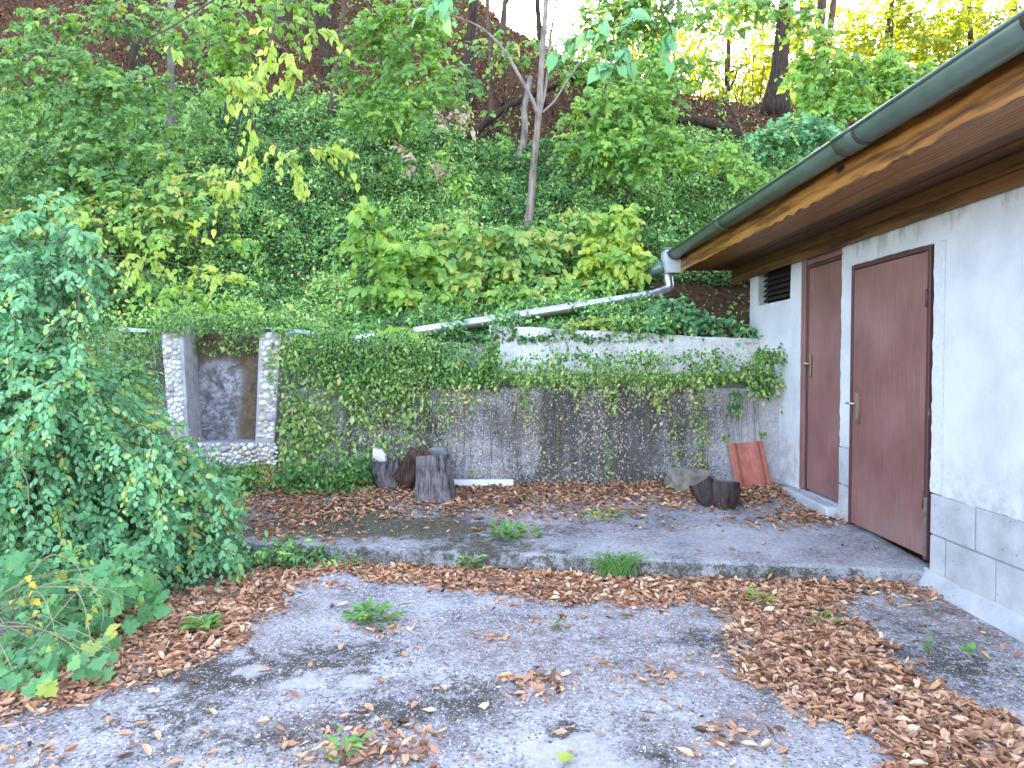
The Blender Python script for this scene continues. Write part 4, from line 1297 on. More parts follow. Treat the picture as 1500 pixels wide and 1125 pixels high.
# ------------------------------------------------------------------ creeper on the retaining wall and ledge
wi = thing('wall_creeper', 'small-leaved green creeper hanging over the ledge and left half of wall', 'creeper', (0, 6.9, 1.1))
wi['kind'] = 'stuff'
B = Leaves()
def creeper(n, px0, px1, py0, py1, Y, densf, size, thick, rmean, down=.7):
    px = RS.uniform(px0, px1, n); py = RS.uniform(py0, py1, n)
    k_ = RS.rand(n) < densf(px, py)
    px, py = px[k_], py[k_]; m = len(px)
    X = (px - 740) / F * Y; Z = CAM[2] - (py - 530) / F * Y
    P = np.stack([X, Y - .01 - RS.rand(m) * thick, Z], -1)
    D = RS.normal(size=(m, 3)) * .6 + np.array([0, -.35, -down]); Nn = np.array([0, -1.0, .6]) + RS.normal(size=(m, 3)) * .65
    sz = (.55 + .75 * RS.rand(m) ** 1.5) * size
    B.add(P, D, Nn, sz, sz * .52, np.clip(rmean(px, py) + np.where(RS.rand(m) < .45, -.28, .14) + RS.normal(0, .14, m), 0, 1))  # leaf tone split in two: highlights and shaded gaps put into the colour
def not_niche(px, py): return ~((px > 244) & (px < 414) & (py > 482) & (py < 676))
nz = lambda px, py, s, sd: fbm(px / s, py / s, 0, sd)
# left half: thick at the top, thinning and yellowing downwards
creeper(60000, -60, 660, 484, 720, 6.80, lambda px, py: not_niche(px, py) * np.clip(np.where(px < 420, .75, .75 * sstep(640, 520, py + 60 * (nz(px, py, 50, 4) - .5)) + .16) * sstep(655, 590, px + 90 * (nz(px, py, 60, 3) - .5) + .10 * (py - 560)) * (.45 + .55 * sstep(.40, .56, fbm(px / 20, py / 34, 0, 5, 5))), 0, 1),
        .043, .13, lambda px, py: .40 + .0020 * (py - 500) * (px > 415))
creeper(3000, 400, 640, 500, 700, 6.76, lambda px, py: sstep(.5, .7, nz(px, py, 40, 6)), .075, .10, lambda px, py: .6 + 0 * px)
# mounds where the carpet spills over the wall head
creeper(17000, -60, 730, 440, 520, 7.18, lambda px, py: sstep(466, 496, py + 80 * (nz(px, py * 0, 30, 8) - .5) - 26 * sstep(470, 510, px)) * (.15 + .85 * sstep(.35, .6, nz(px, py, 22, 12))), .048, .30, lambda px, py: .48 + 0 * px)
# band along the ledge
creeper(17000, 560, 1146, 508, 620, 6.83, lambda px, py: sstep(506, 528, py - 34 * (nz(px, py * 0, 38, 11) - .5)) * sstep(592, 530, py + 90 * (nz(px, py * 0, 70, 7) - .5) + 60 * (nz(px, py * 0, 13, 71) - .5)) * (.30 + .70 * sstep(.40, .58, nz(px, py, 20, 9))), .048, .16, lambda px, py: .50 + .006 * (py - 535))
creeper(11000, 480, 730, 502, 560, 6.95, lambda px, py: .12 + .88 * sstep(.35, .6, nz(px, py, 26, 10)), .048, .25, lambda px, py: .30 + 0 * px)
# sparse trails over the bare wall
creeper(16000, 590, 1120, 555, 715, 6.81, lambda px, py: sstep(.60, .80, fbm(px / 24, py / 190, 0, 15)) * .75 * np.clip(1.25 - (py - 555) / 190, .15, 1) * sstep(1100, 1000, px * .98), .038, .03, lambda px, py: .62 + 0 * px)
creeper(5000, 1060, 1146, 500, 640, 6.80, lambda px, py: sstep(.55, .7, nz(px, py, 26, 17)) * .5, .05, .03, lambda px, py: .35 + 0 * px)
# clump at the foot of the wall below the niche
creeper(11000, 300, 548, 650, 735, 6.62, lambda px, py: sstep(655, 695, py + 60 * (nz(px, py * 0, 34, 19) - .5) - 22 * sstep(425, 395, px)) * sstep(553, 530, px) * (.15 + .85 * sstep(.3, .55, nz(px, py, 18, 21))), .055, .22, lambda px, py: .25 + 0 * px)
# over the top of niche
creeper(1700, 240, 420, 462, 500, 6.72, lambda px, py: sstep(498, 484, py + 10 * nz(px, 0 * py, 14, 23)), .045, .08, lambda px, py: .4 + 0 * px)
child('leaves', B.mesh('leaves', 'tiny'), MATS['leaf_wall'], wi)
# ledge top cover
B = Leaves(); n = 9000
x = RS.uniform(-1.6, 2.6, n); y = RS.uniform(6.84, 7.28, n)
P = np.stack([x, y, LEDGE + .02 + RS.rand(n) * .10 + .06 * fbm(x * 3, y * 3, 0, 6)], -1)
sz = RS.uniform(.03, .055, n)
B.add(P, RS.normal(size=(n, 3)) * .7 + [0, -.5, -.2], np.array([0, -.6, 1.0]) + RS.normal(size=(n, 3)) * .4, sz, sz * .5, np.clip(RS.normal(.5, .2, n), 0, 1))
child('ledge_leaves', B.mesh('ledge_leaves', 'tiny'), MATS['leaf_wall'], wi)
# dry strands
m = 420
px = RS.uniform(430, 1120, m); z0 = LEDGE - RS.uniform(-.02, .25, m); Ln = RS.uniform(.15, .85, m)
t = np.linspace(0, 1, 7)
px = px[(RS.rand(m) < .35 + .65 * sstep(.45, .6, vnoise(px / 30., 0.3)))]; m = len(px); z0 = z0[:m]; Ln = Ln[:m]
paths = np.zeros((m, 7, 3))
paths[..., 0] = ((px - 740) / F * 6.8)[:, None] + np.cumsum(RS.normal(0, .012, (m, 7)), 1)
paths[..., 1] = 6.80 + RS.normal(0, .006, (m, 7))
paths[..., 2] = z0[:, None] - Ln[:, None] * t[None]
child('dry_strands', stems_mesh('dry_strands', paths, .0035, .0015, 3), MATS['vine_dry'], wi)
# withered leaf flecks caught in the strands
B = Leaves(); n = 5200
px = RS.uniform(430, 1060, n); py = RS.uniform(565, 712, n)
k_ = RS.rand(n) < .25 + .75 * sstep(.42, .6, fbm(px / 26, py / 90, 0, 27)); px, py = px[k_], py[k_]; n = len(px)
P = np.stack([(px - 740) / F * 6.8, 6.805 - RS.rand(n) * .03, CAM[2] - (py - 530) / F * 6.8], -1)
sz = RS.uniform(.016, .034, n)
B.add(P, RS.normal(size=(n, 3)) * .6 + [0, -.2, -.5], np.array([0, -1, .4]) + RS.normal(size=(n, 3)) * .5, sz, sz * .55, np.clip(RS.normal(.93, .10, n), 0, 1))
child('withered_leaves', B.mesh('withered_leaves', 'tiny'), MATS['leaf_pink'], wi)

# ------------------------------------------------------------------ trees on the bank
def tree(name, label, bpx, tpx, wpx, bark, H, seed, crown=None, forks=(), wig=.05, group=None, flare=1.35):
    rs = np.random.RandomState(seed)
    b = hit(*bpx); Yb = b[1]
    top = at(tpx[0], tpx[1], Yb)
    d = (top - b) / max(.1, top[2] - b[2])
    t = thing(name, label, 'tree', tuple(b), group)
    r = wpx / 2 * Yb / F
    n = 16
    hs = np.linspace(-.15, H, n)
    off = np.cumsum(rs.normal(0, wig * H / n, (n, 2)), 0); off -= off[1]
    off *= np.clip(hs / (top[2] - b[2]), 0, 2)[:, None] * .5 + .1
    path = b + hs[:, None] * d + np.column_stack([off, np.zeros(n)])
    rad = r * np.linspace(1, .45, n); rad[:2] *= flare; rad[2] *= (1 + flare) / 2
    mb = MB(); mb.tube(path, rad, 12, jit=.07)
    link('trunk', mb.mesh('trunk', fix=False), MATS[bark], t).location = -t.location
    for (h0, dx, dy, L, rr) in forks:
        i = int(np.clip(np.searchsorted(hs, h0), 1, n - 1)); p = path[i]
        q = bez([p, p + np.array([dx * .45, dy * .4, L * .35]), p + np.array([dx, dy, L])], 8)
        mb = MB(); mb.tube(q, np.linspace(r * rr, r * rr * .4, 8), 8)
        link('limb', mb.mesh('limb', fix=False), MATS[bark], t).location = -t.location
    if crown:
        (cr, ntw, leaf, mat, cz) = crown
        B = Leaves()
        c = path[-1] + np.array([0, 0, cz])
        u = rdir(ntw); P0 = c + u * cr * (.35 + .65 * RS.rand(ntw, 1))
        D0 = nrm(u + rdir(ntw) * .6)
        leaf_twigs(B, P0, D0, RS.uniform(.3, .6, ntw), 7, leaf, (0, -1, .3), .35, .65)
        B.build(t, 'crown', 'ovate', mat, 0)
        for kx in range(5):
            p = path[-2 - kx]; q = P0[RS.randint(ntw)]
            mb = MB(); mb.tube(bez([p, (p + q) / 2 + [0, 0, -.1], q], 6), np.linspace(r * .35, r * .12, 6), 6)
            link('limb', mb.mesh('limb', fix=False), MATS[bark], t).location = -t.location
    return t, path
RS.seed(11)
CR = (np.array([1.4, 1.4, 1.0]), 45, .11, 'leaf_mid', 1.2)
tree('tree', 'straight slender grey tree standing in the bushes at far left', (250, 222), (249, 0), 11, 'bark_grey', 6.0, 1, CR)
tree('tree', 'dark crooked tree left of the slender grey one', (203, 100), (183, 0), 17, 'bark_dark', 4.5, 2, CR, wig=.08)
tree('tree', 'thick dark double tree behind the yellow hanging leaves', (330, 116), (326, 0), 24, 'bark_dark', 5.0, 3, CR, forks=[(.3, -.5, .2, 3.2, .7)])
tree('tree', 'dark tree leaning right at the top edge, left of centre', (385, 95), (425, 0), 20, 'bark_brown', 4.5, 4, CR)
tree('tree', 'clump of three thin dark trunks left of centre on the brown bank', (480, 110), (474, 0), 13, 'bark_dark', 5.0, 5, CR, forks=[(.15, -.45, .1, 3.5, .7), (.12, .35, .1, 3.6, .65)])
tree('tree', 'short brown leaning trunk below the three thin dark trunks', (486, 172), (503, 0), 9, 'bark_brown', 4.0, 6, CR)
tree('tree', 'dark twin-stemmed tree left of the white sky gap', (682, 160), (694, 0), 17, 'bark_dark', 5.0, 7, CR, forks=[(.4, .30, .1, 3.4, .6)])
tree('tree', 'thin brown trunk between the dark twin tree and the pale sapling', (722, 202), (717, 0), 8, 'bark_brown', 5.0, 8, CR, wig=.09)
tree('tree', 'thin dark trunk on the crest against the white sky', (735, 52), (741, 0), 8, 'bark_brown', 4.0, 9, CR, forks=[(.6, .5, 0, 1.2, .6), (.7, -.5, 0, 1.1, .6)])
tree('tree', 'dark trunk just behind the pale forked sapling', (795, 165), (787, 0), 10, 'bark_dark', 5.0, 10, CR)
tree('tree', 'stout dark tree on the crest above the fallen log', (1135, 166), (1152, 0), 27, 'bark_dark', 5.0, 11, CR, forks=[(.8, .35, 0, 3, .6)], flare=1.5)
tree('tree', 'brown forked tree right of the stout dark one', (1198, 165), (1203, 0), 17, 'bark_brown', 5.0, 12, CR, forks=[(.05, .45, 0, 3.6, .9)])
tree('tree', 'pale mottled trunk above the gutter, left of its twin', (1404, 105), (1411, 0), 12, 'bark_grey', 5.0, 13, CR)
tree('tree', 'thicker pale mottled trunk above the gutter near the right edge', (1432, 80), (1436, 0), 15, 'bark_grey', 5.0, 14, CR)
tree('tree', 'dark trunk in the yellow foliage at the top right corner', (1478, 70), (1486, 0), 14, 'bark_dark', 5.0, 15, CR)
tree('tree', 'thin dark trunk leaning across the bright gap on the right crest', (1113, 120), (1122, 0), 7, 'bark_brown', 4.5, 16, CR)
tree('tree', 'dark bushy trunk left of the bright right-hand gap', (955, 120), (950, 0), 9, 'bark_dark', 4.5, 17, CR)
tree('tree', 'thin trunk between the forked brown tree and the pale trunks', (1312, 120), (1315, 0), 8, 'bark_brown', 4.5, 18, CR)
# whips on the brown bank
for i, (bx, by, tx, ty) in enumerate([(640, 150, 655, 0), (1080, 190, 1088, 90), (1060, 180, 1052, 60), (1020, 170, 1035, 40), (1105, 185, 1120, 80), (430, 130, 445, 0), (520, 120, 512, 0), (905, 140, 915, 0), (1000, 150, 985, 30), (560, 110, 575, 0), (135, 110, 160, 0), (290, 130, 300, 0)]):
    b = hit(bx, by); q = at(tx, ty, b[1] - .1)
    mb = MB(); mb.tube(bez([b - [0, 0, .1], (b + q) / 2 + RS.uniform(-.08, .08, 3), q], 7), np.linspace(.018, .006, 7), 6)
    o = link('bare_whip', mb.mesh('whip', fix=False), MATS['bark_brown'])
    where = ['left of the dark twin-stemmed tree', 'right of the rotten log', 'rising behind the rotten log', 'left end of the rotten log', 'just left of the stout dark tree', 'left of the three thin trunks', 'right of the three thin trunks', 'left of the dark backlit bush',
             'below the bright right-hand gap', 'in the loose light-green foliage', 'at the far left beside the dark crooked tree', 'between the slender grey and the thick dark tree'][i]
    tag(o, 'bare thin brown stem on the bank, ' + where, 'stem', 'bare thin stems on the bank')

# pale forked sapling in the middle
sp = thing('sapling', 'pale slender forked sapling standing in the middle of the green bank', 'tree', tuple(hit(770, 345)))
Ys = sp.location[1]
def tub(par, name, pts, r0, r1, mat, n=20, sides=10):
    q = bez([at(a, b, y) for a, b, y in pts], n)
    mb = MB(); mb.tube(q, np.linspace(r0, r1, n), sides)
    link(name, mb.mesh(name, fix=False), MATS[mat], par).location = -par.location
    return q
ps = Ys / F
tub(sp, 'trunk', [(770, 352, Ys), (777, 300, Ys), (783, 230, Ys), (789, 168, Ys), (793, 100, Ys), (800, 0, Ys), (806, -120, Ys)], 6.2 * ps, 3.2 * ps, 'bark_pale')
tub(sp, 'limb', [(788, 170, Ys), (779, 145, Ys - .05), (757, 105, Ys - .1), (735, 70, Ys - .15), (700, 38, Ys - .2), (640, 15, Ys - .3)], 3.4 * ps, 1.2 * ps, 'bark_pale')
tub(sp, 'limb', [(790, 168, Ys), (797, 140, Ys + .05), (802, 105, Ys + .1), (806, 60, Ys + .1), (820, -30, Ys + .2)], 2.8 * ps, 1.4 * ps, 'bark_pale')
tub(sp, 'limb', [(795, 165, Ys), (812, 148, Ys), (830, 120, Ys), (850, 90, Ys + .1)], 2.0 * ps, .8 * ps, 'bark_pale')
dt = thing('dead_trunk', 'bent pale-brown dead trunk stump left of the pale sapling', 'tree', tuple(hit(752, 244)))
Yd = dt.location[1]; pd = Yd / F
tub(dt, 'trunk', [(750, 248, Yd), (757, 232, Yd), (766, 210, Yd), (769, 185, Yd), (768, 160, Yd), (774, 128, Yd), (777, 112, Yd)], 6.0 * pd, 3.6 * pd, 'bark_pale', 20, 10)
fb = thing('fallen_branch', 'dark dead branch slanting across behind the pale sapling', 'branch', tuple(hit(668, 208)))
Yf = fb.location[1]; pf_ = Yf / F
tub(fb, 'branch', [(664, 212, Yf), (692, 196, Yf), (722, 172, Yf), (760, 148, Yf), (800, 132, Yf), (840, 116, Yf), (872, 110, Yf)], 5.6 * pf_, 3.2 * pf_, 'bark_dark', 20, 10)
tub(fb, 'twig', [(845, 115, Yf), (852, 100, Yf), (862, 88, Yf)], 1.8 * pf_, .8 * pf_, 'bark_dark', 6, 6)
fl = thing('fallen_log', 'dark rotten log arching along the bank above the gutter', 'log', tuple(hit(1000, 182)))
Yl = hit(1060, 205)[1]; pl_ = Yl / F
tub(fl, 'log', [(985, 172, Yl), (1015, 176, Yl), (1050, 184, Yl), (1080, 196, Yl - .1), (1098, 222, Yl - .2), (1120, 238, Yl - .3), (1160, 246, Yl - .4)], 7 * pl_, 5 * pl_, 'bark_dark', 20, 10)

# ------------------------------------------------------------------ sunlit wood beyond the crest
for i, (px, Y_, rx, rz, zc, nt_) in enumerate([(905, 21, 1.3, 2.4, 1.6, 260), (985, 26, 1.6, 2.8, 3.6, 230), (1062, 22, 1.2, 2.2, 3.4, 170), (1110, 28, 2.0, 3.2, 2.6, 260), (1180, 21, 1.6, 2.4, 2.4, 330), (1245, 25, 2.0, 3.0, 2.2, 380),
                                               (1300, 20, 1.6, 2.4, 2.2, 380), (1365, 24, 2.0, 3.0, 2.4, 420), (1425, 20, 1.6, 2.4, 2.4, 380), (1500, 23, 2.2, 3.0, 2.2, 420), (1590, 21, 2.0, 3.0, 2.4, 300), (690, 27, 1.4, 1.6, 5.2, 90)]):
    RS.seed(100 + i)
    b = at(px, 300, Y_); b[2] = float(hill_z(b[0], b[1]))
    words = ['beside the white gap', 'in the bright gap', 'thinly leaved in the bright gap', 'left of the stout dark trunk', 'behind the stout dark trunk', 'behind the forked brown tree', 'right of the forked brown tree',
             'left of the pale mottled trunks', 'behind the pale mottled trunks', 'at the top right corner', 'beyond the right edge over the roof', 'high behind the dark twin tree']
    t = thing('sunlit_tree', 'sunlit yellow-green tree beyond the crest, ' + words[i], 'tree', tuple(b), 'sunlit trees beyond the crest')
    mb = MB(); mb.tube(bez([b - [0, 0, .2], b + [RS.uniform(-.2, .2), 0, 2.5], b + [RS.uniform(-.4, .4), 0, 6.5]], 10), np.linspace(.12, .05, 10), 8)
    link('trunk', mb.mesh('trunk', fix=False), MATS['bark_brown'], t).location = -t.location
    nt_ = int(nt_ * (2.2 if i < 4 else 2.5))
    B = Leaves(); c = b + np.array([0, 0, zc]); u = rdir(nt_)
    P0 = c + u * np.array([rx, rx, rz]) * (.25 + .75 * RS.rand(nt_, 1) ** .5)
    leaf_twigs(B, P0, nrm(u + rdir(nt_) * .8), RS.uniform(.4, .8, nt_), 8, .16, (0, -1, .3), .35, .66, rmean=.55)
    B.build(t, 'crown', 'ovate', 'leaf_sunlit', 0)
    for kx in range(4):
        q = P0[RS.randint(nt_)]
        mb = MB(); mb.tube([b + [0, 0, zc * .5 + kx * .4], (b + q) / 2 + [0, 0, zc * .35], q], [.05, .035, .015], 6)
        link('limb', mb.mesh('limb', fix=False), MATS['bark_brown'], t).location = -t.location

# ------------------------------------------------------------------ shrubs on the bank
def above(P):                       # keep foliage out of the ground and off the shed
    return (P[:, 2] > hill_z(P[:, 0], P[:, 1]) + .02) & ~((P[:, 0] > 1.75) & (P[:, 1] < 8.6) & (P[:, 2] > 2.25))
H = hit
bush('hazel_bush', 'tall round-leaved green bush filling the upper left bank', 'bush', H(150, 300), [ell(70, 130, 9.9, 100, 75, .5), ell(190, 170, 9.6, 110, 70, .5), ell(60, 250, 9.0, 100, 70, .5), ell(190, 260, 9.0, 110, 60, .5), ell(110, 85, 10.4, 40, 30, .4), ell(20, 75, 10.4, 40, 26, .4)],
     700, .42, 9, .082, 'heart', 'leaf_mid', 120, 12, rmean=.45, ratio=.85, seed=21, keep=above)
bush('hazel_bush', 'lower dull-green bush with yellowing leaves under the tall round-leaved bush', 'bush', H(160, 380), [ell(200, 310, 8.6, 110, 45, .35), ell(90, 340, 8.4, 90, 50, .3), ell(290, 280, 9.0, 60, 40, .3)],
     330, .38, 9, .078, 'heart', 'leaf_mid', 120, 8, rmean=.72, rvar=.25, ratio=.82, seed=22, keep=above)
bush('hazel_bush', 'dark green bush at the far left edge behind the blue-green shrub', 'bush', H(30, 400), [ell(30, 400, 8.0, 90, 60, .3), ell(150, 420, 8.0, 80, 40, .3)], 260, .36, 9, .07, 'heart', 'leaf_mid', 60, 6, rmean=.3, ratio=.8, seed=23, keep=above)
# lime sprays reaching right over the dark carpet
RS.seed(31)
sp1 = thing('lime_shrub', 'lime-yellow leafy sprays reaching right above the pebble niche', 'bush', tuple(H(120, 390)))
for j, pts in enumerate([[(100, 360, 7.9), (180, 345, 7.6), (260, 345, 7.4), (320, 350, 7.3), (382, 352, 7.3)], [(110, 380, 7.9), (180, 375, 7.6), (250, 385, 7.4), (300, 400, 7.3), (370, 412, 7.2)],
                         [(100, 370, 7.9), (190, 390, 7.5), (240, 420, 7.3), (280, 440, 7.2), (322, 452, 7.2)], [(90, 310, 8.0), (130, 325, 7.6), (160, 335, 7.5), (190, 330, 7.4)]]):
    spray('', '', '', [at(*p) for p in pts], 17 if j < 3 else 6, .30, 7, .078, 'heart', 'leaf_lime' if j != 1 else 'leaf_yellow', 70, .008, hang=.55, rmean=.62, ratio=.74, parent=sp1)
# yellow-green branch hanging in from above
RS.seed(33)
hb = thing('hanging_branch', 'bright yellow-green leafy branch hanging down from above at left', 'branch', tuple(at(402, -60, 6.4)))
for j, (pts, ns) in enumerate([([(402, -60, 6.4), (404, 20, 6.4), (392, 80, 6.4), (376, 130, 6.4), (368, 190, 6.4), (372, 240, 6.4)], 16), ([(402, -40, 6.5), (330, -10, 6.4), (250, 40, 6.2), (205, 60, 6.2)], 0), ([(205, 52, 6.2), (250, 70, 6.2), (300, 108, 6.2), (345, 122, 6.3), (385, 140, 6.3)], 13),
                         ([(404, 30, 6.4), (430, 34, 6.3), (460, 40, 6.2), (484, 46, 6.2)], 4), ([(372, 190, 6.4), (395, 205, 6.3), (425, 235, 6.2), (445, 290, 6.2)], 9), ([(372, 230, 6.4), (350, 250, 6.3), (335, 270, 6.2), (322, 284, 6.2)], 8), ([(395, 205, 6.3), (440, 215, 6.3), (470, 218, 6.2), (505, 226, 6.2)], 6), ([(400, 60, 6.4), (420, 75, 6.3), (430, 100, 6.3), (425, 130, 6.3)], 7)]):
    if ns == 0:
        q = bez([at(*p) for p in pts], 12); mb = MB(); mb.tube(q, np.linspace(.010, .005, 12), 6); link('branch', mb.mesh('branch', fix=False), MATS['twig_bark'], hb).location = -hb.location
    else:
        spray('', '', '', [at(*p) for p in pts], ns, .24, 5, .082, 'heart', 'leaf_yellow', 34, .006, hang=.75, rmean=.45, ratio=.72, parent=hb, sidew=.6)
# upper middle
bush('young_beech', 'loose light-green foliage around the three thin trunks at top', 'bush', H(560, 190), [ell(545, 80, 10.2, 50, 70, .4), ell(610, 110, 9.8, 60, 60, .4), ell(590, 40, 10.4, 70, 40, .4), ell(560, 165, 9.4, 70, 35, .3), ell(640, 20, 10, 50, 30, .3)],
     400, .40, 8, .085, 'heart', 'leaf_lime', 60, 10, rmean=.25, rvar=.2, ratio=.8, seed=41, keep=above)
bush('young_beech', 'light-green twigs hanging at the top edge left of the three trunks', 'bush', H(400, 110), [ell(360, 25, 9.2, 80, 28, .3), ell(330, 70, 9.4, 40, 40, .3), ell(430, 10, 9.4, 50, 22, .3), ell(340, 110, 9.4, 40, 35, .3)], 150, .36, 7, .088, 'heart', 'leaf_lime', 90, 6, rmean=.35, ratio=.8, seed=42, keep=above)
bush('young_beech', 'rounded lime-green bush right of the pale sapling', 'bush', H(910, 270), [ell(905, 165, 9.9, 80, 45, .4), ell(870, 215, 9.6, 50, 30, .3), ell(935, 225, 9.5, 60, 35, .3), ell(950, 130, 10.2, 50, 40, .4)],
     380, .40, 9, .085, 'heart', 'leaf_lime', 60, 9, rmean=.35, rvar=.2, ratio=.78, seed=43, keep=above)
bush('young_beech', 'dark backlit bush on the crest left of the bright gap', 'bush', H(940, 110), [ell(935, 60, 13, 50, 75, .6), ell(890, 100, 12.5, 50, 30, .4), ell(1000, 105, 12.6, 60, 22, .4), ell(960, 10, 13, 70, 40, .5), ell(880, 30, 13.4, 40, 40, .4)], 620, .45, 8, .10, 'heart', 'leaf_mid', 40, 8, rmean=.55, ratio=.75, seed=44, keep=above)
bush('young_beech', 'green leafy twigs across the top of the bright gap', 'bush', H(1100, 110), [ell(1070, 18, 10.8, 70, 26, .3), ell(1190, 45, 10.8, 36, 40, .3), ell(1130, 5, 10.6, 60, 16, .3), ell(1185, 100, 11, 26, 20, .3)], 150, .42, 8, .095, 'heart', 'leaf_mid', 80, 7, rmean=.72, ratio=.78, seed=45, keep=above)
bush('young_beech', 'broad lime-green bush above the middle of the gutter', 'bush', H(1260, 180), [ell(1250, 120, 10.6, 90, 45, .4), ell(1220, 165, 10.2, 60, 30, .3), ell(1320, 105, 10.8, 60, 30, .4), ell(1200, 95, 11, 40, 30, .3)],
     360, .42, 9, .09, 'heart', 'leaf_lime', 60, 9, rmean=.40, rvar=.2, ratio=.78, seed=46, keep=above)
bush('bramble', 'blue-green bramble patch below the forked brown tree', 'bush', H(1180, 215), [ell(1175, 190, 9.8, 55, 22, .3), ell(1130, 200, 9.7, 30, 16, .2), ell(1215, 205, 9.6, 30, 16, .2)], 190, .28, 7, .085, 'ivy', 'leaf_blue', 60, 5, rmean=.55, ratio=.95, seed=47, keep=above)
bush('bramble', 'pale green seedlings around the rotten log above the gutter', 'bush', H(1060, 245), [ell(1040, 225, 9.4, 60, 22, .25), ell(1100, 255, 9.2, 40, 18, .2), ell(980, 215, 9.6, 40, 20, .25), ell(1130, 260, 9.1, 26, 12, .15)], 130, .26, 7, .075, 'heart', 'leaf_lime', 60, 5, rmean=.40, ratio=.8, seed=48, keep=above)
bush('young_beech', 'sparse green undergrowth on the brown bank behind the dead branch', 'bush', H(740, 150), [ell(740, 70, 12, 60, 22, .4), ell(830, 90, 12, 40, 30, .4), ell(670, 130, 10.6, 30, 40, .3)], 110, .36, 7, .09, 'heart', 'leaf_mid', 30, 5, rmean=.6, ratio=.8, seed=49, keep=above)
bush('young_beech', 'green undergrowth at the top left corner on the brown bank', 'bush', H(200, 60), [ell(190, 20, 11, 60, 30, .4), ell(70, 40, 11, 50, 30, .4), ell(280, 40, 10.5, 40, 40, .4)], 170, .36, 8, .09, 'heart', 'leaf_mid', 40, 5, rmean=.5, ratio=.8, seed=50, keep=above)
# pale strand hanging left of the dead branch
RS.seed(52)
pk = thing('pale_creeper', 'pale faded leaves on a strand climbing left of the dead branch', 'creeper', tuple(H(640, 300)))
for j, (pts, mt) in enumerate([([(650, 320, 8.6), (640, 270, 8.7), (630, 220, 8.7), (650, 175, 8.7), (690, 165, 8.7)], 'leaf_pink'), ([(640, 300, 8.5), (655, 250, 8.5), (660, 210, 8.5), (640, 150, 8.5), (645, 100, 8.6)], 'leaf_lime'), ([(690, 330, 8.4), (680, 280, 8.5), (665, 235, 8.5)], 'leaf_lime'), ([(620, 260, 8.5), (600, 235, 8.5), (588, 215, 8.5)], 'leaf_pink')]):
    spray('', '', '', [at(*p) for p in pts], 12 if j != 3 else 4, .28, 6, .085, 'heart', mt, 45, .006, hang=.6, rmean=.35, ratio=.6, parent=pk)
# big cool leaves on a twig hanging in at the top
RS.seed(53)
bl = thing('hanging_branch', 'large blue-green leaves on a twig hanging in beside the white sky gap', 'branch', tuple(at(1040, -60, 6.0)))
for j, (pts, ns) in enumerate([([(1040, -60, 6.0), (985, 0, 5.9), (930, 30, 5.8), (870, 48, 5.8), (820, 62, 5.8)], 9), ([(985, 0, 5.9), (940, 60, 5.8), (905, 85, 5.8), (880, 100, 5.8)], 5), ([(985, 0, 5.9), (985, 30, 5.8), (975, 60, 5.8)], 2), ([(1040, -60, 6.0), (800, -20, 5.9), (660, -10, 5.8), (640, 10, 5.8)], 6)]):
    spray('', '', '', [at(*p) for p in pts], ns, .20, 3, .125, 'heart', 'leaf_blue', 40, .006, hang=.8, rmean=.6, ratio=.72, parent=bl, sidew=.5, t0=.4)

# ------------------------------------------------------------------ the shrub hedge above the downpipe
bush('climbing_vine', 'lime-green broad-leaved vine at the left end above the downpipe', 'vine', at(600, 440, 8.5), [ell(545, 345, 8.50, 42, 28, .2), ell(600, 385, 8.45, 60, 32, .25), ell(575, 435, 8.30, 38, 28, .2), ell(625, 435, 8.25, 45, 22, .2), ell(592, 485, 7.20, 20, 22, .1), ell(545, 310, 8.55, 22, 18, .12)],
     160, .34, 6, .118, 'heart', 'leaf_lime', 140, 8, rmean=.55, ratio=.86, seed=61, hang=.6)
bush('shrub', 'mixed blue-green and light-green leafy shrub above the middle of the downpipe', 'bush', at(720, 430, 8.9), [ell(690, 345, 8.65, 70, 28, .25), ell(760, 370, 8.65, 70, 38, .3), ell(700, 400, 8.45, 70, 32, .25), ell(800, 420, 8.50, 55, 26, .25), ell(840, 330, 8.85, 40, 30, .25)],
     180, .38, 7, .112, 'heart', 'leaf_mid', 120, 8, rmean=.80, ratio=.76, seed=62, hang=.6)
bush('shrub', 'light-green leaves with yellow tips spilling onto the downpipe', 'bush', at(760, 450, 8.6), [ell(720, 430, 8.30, 80, 22, .2), ell(820, 435, 8.35, 60, 20, .2), ell(670, 455, 8.15, 36, 18, .12)], 150, .28, 7, .085, 'heart', 'leaf_lime', 70, 5, rmean=.60, ratio=.74, seed=63, hang=.65)
bush('shrub', 'yellow-green shrub with pale upright tips left of the gutter end', 'bush', at(900, 440, 8.9), [ell(910, 340, 8.75, 50, 40, .25), ell(890, 385, 8.65, 60, 34, .3), ell(925, 395, 8.65, 34, 36, .2), ell(880, 430, 8.55, 60, 22, .25), ell(925, 310, 8.75, 24, 22, .15)],
     180, .36, 7, .110, 'heart', 'leaf_lime', 120, 8, rmean=.82, rvar=.2, ratio=.78, seed=64, hang=.55, keep=lambda P: P[:, 0] < 1.62)
bush('shrub', 'bright yellow small-leaved patch low above the pale wall top', 'bush', at(900, 470, 7.7), [ell(880, 472, 7.35, 60, 11, .08), ell(925, 462, 8.05, 26, 18, .1), ell(820, 462, 8.15, 40, 8, .06)], 110, .18, 6, .05, 'ivy', 'leaf_yellow', 60, 4, rmean=.5, ratio=.85, seed=65)
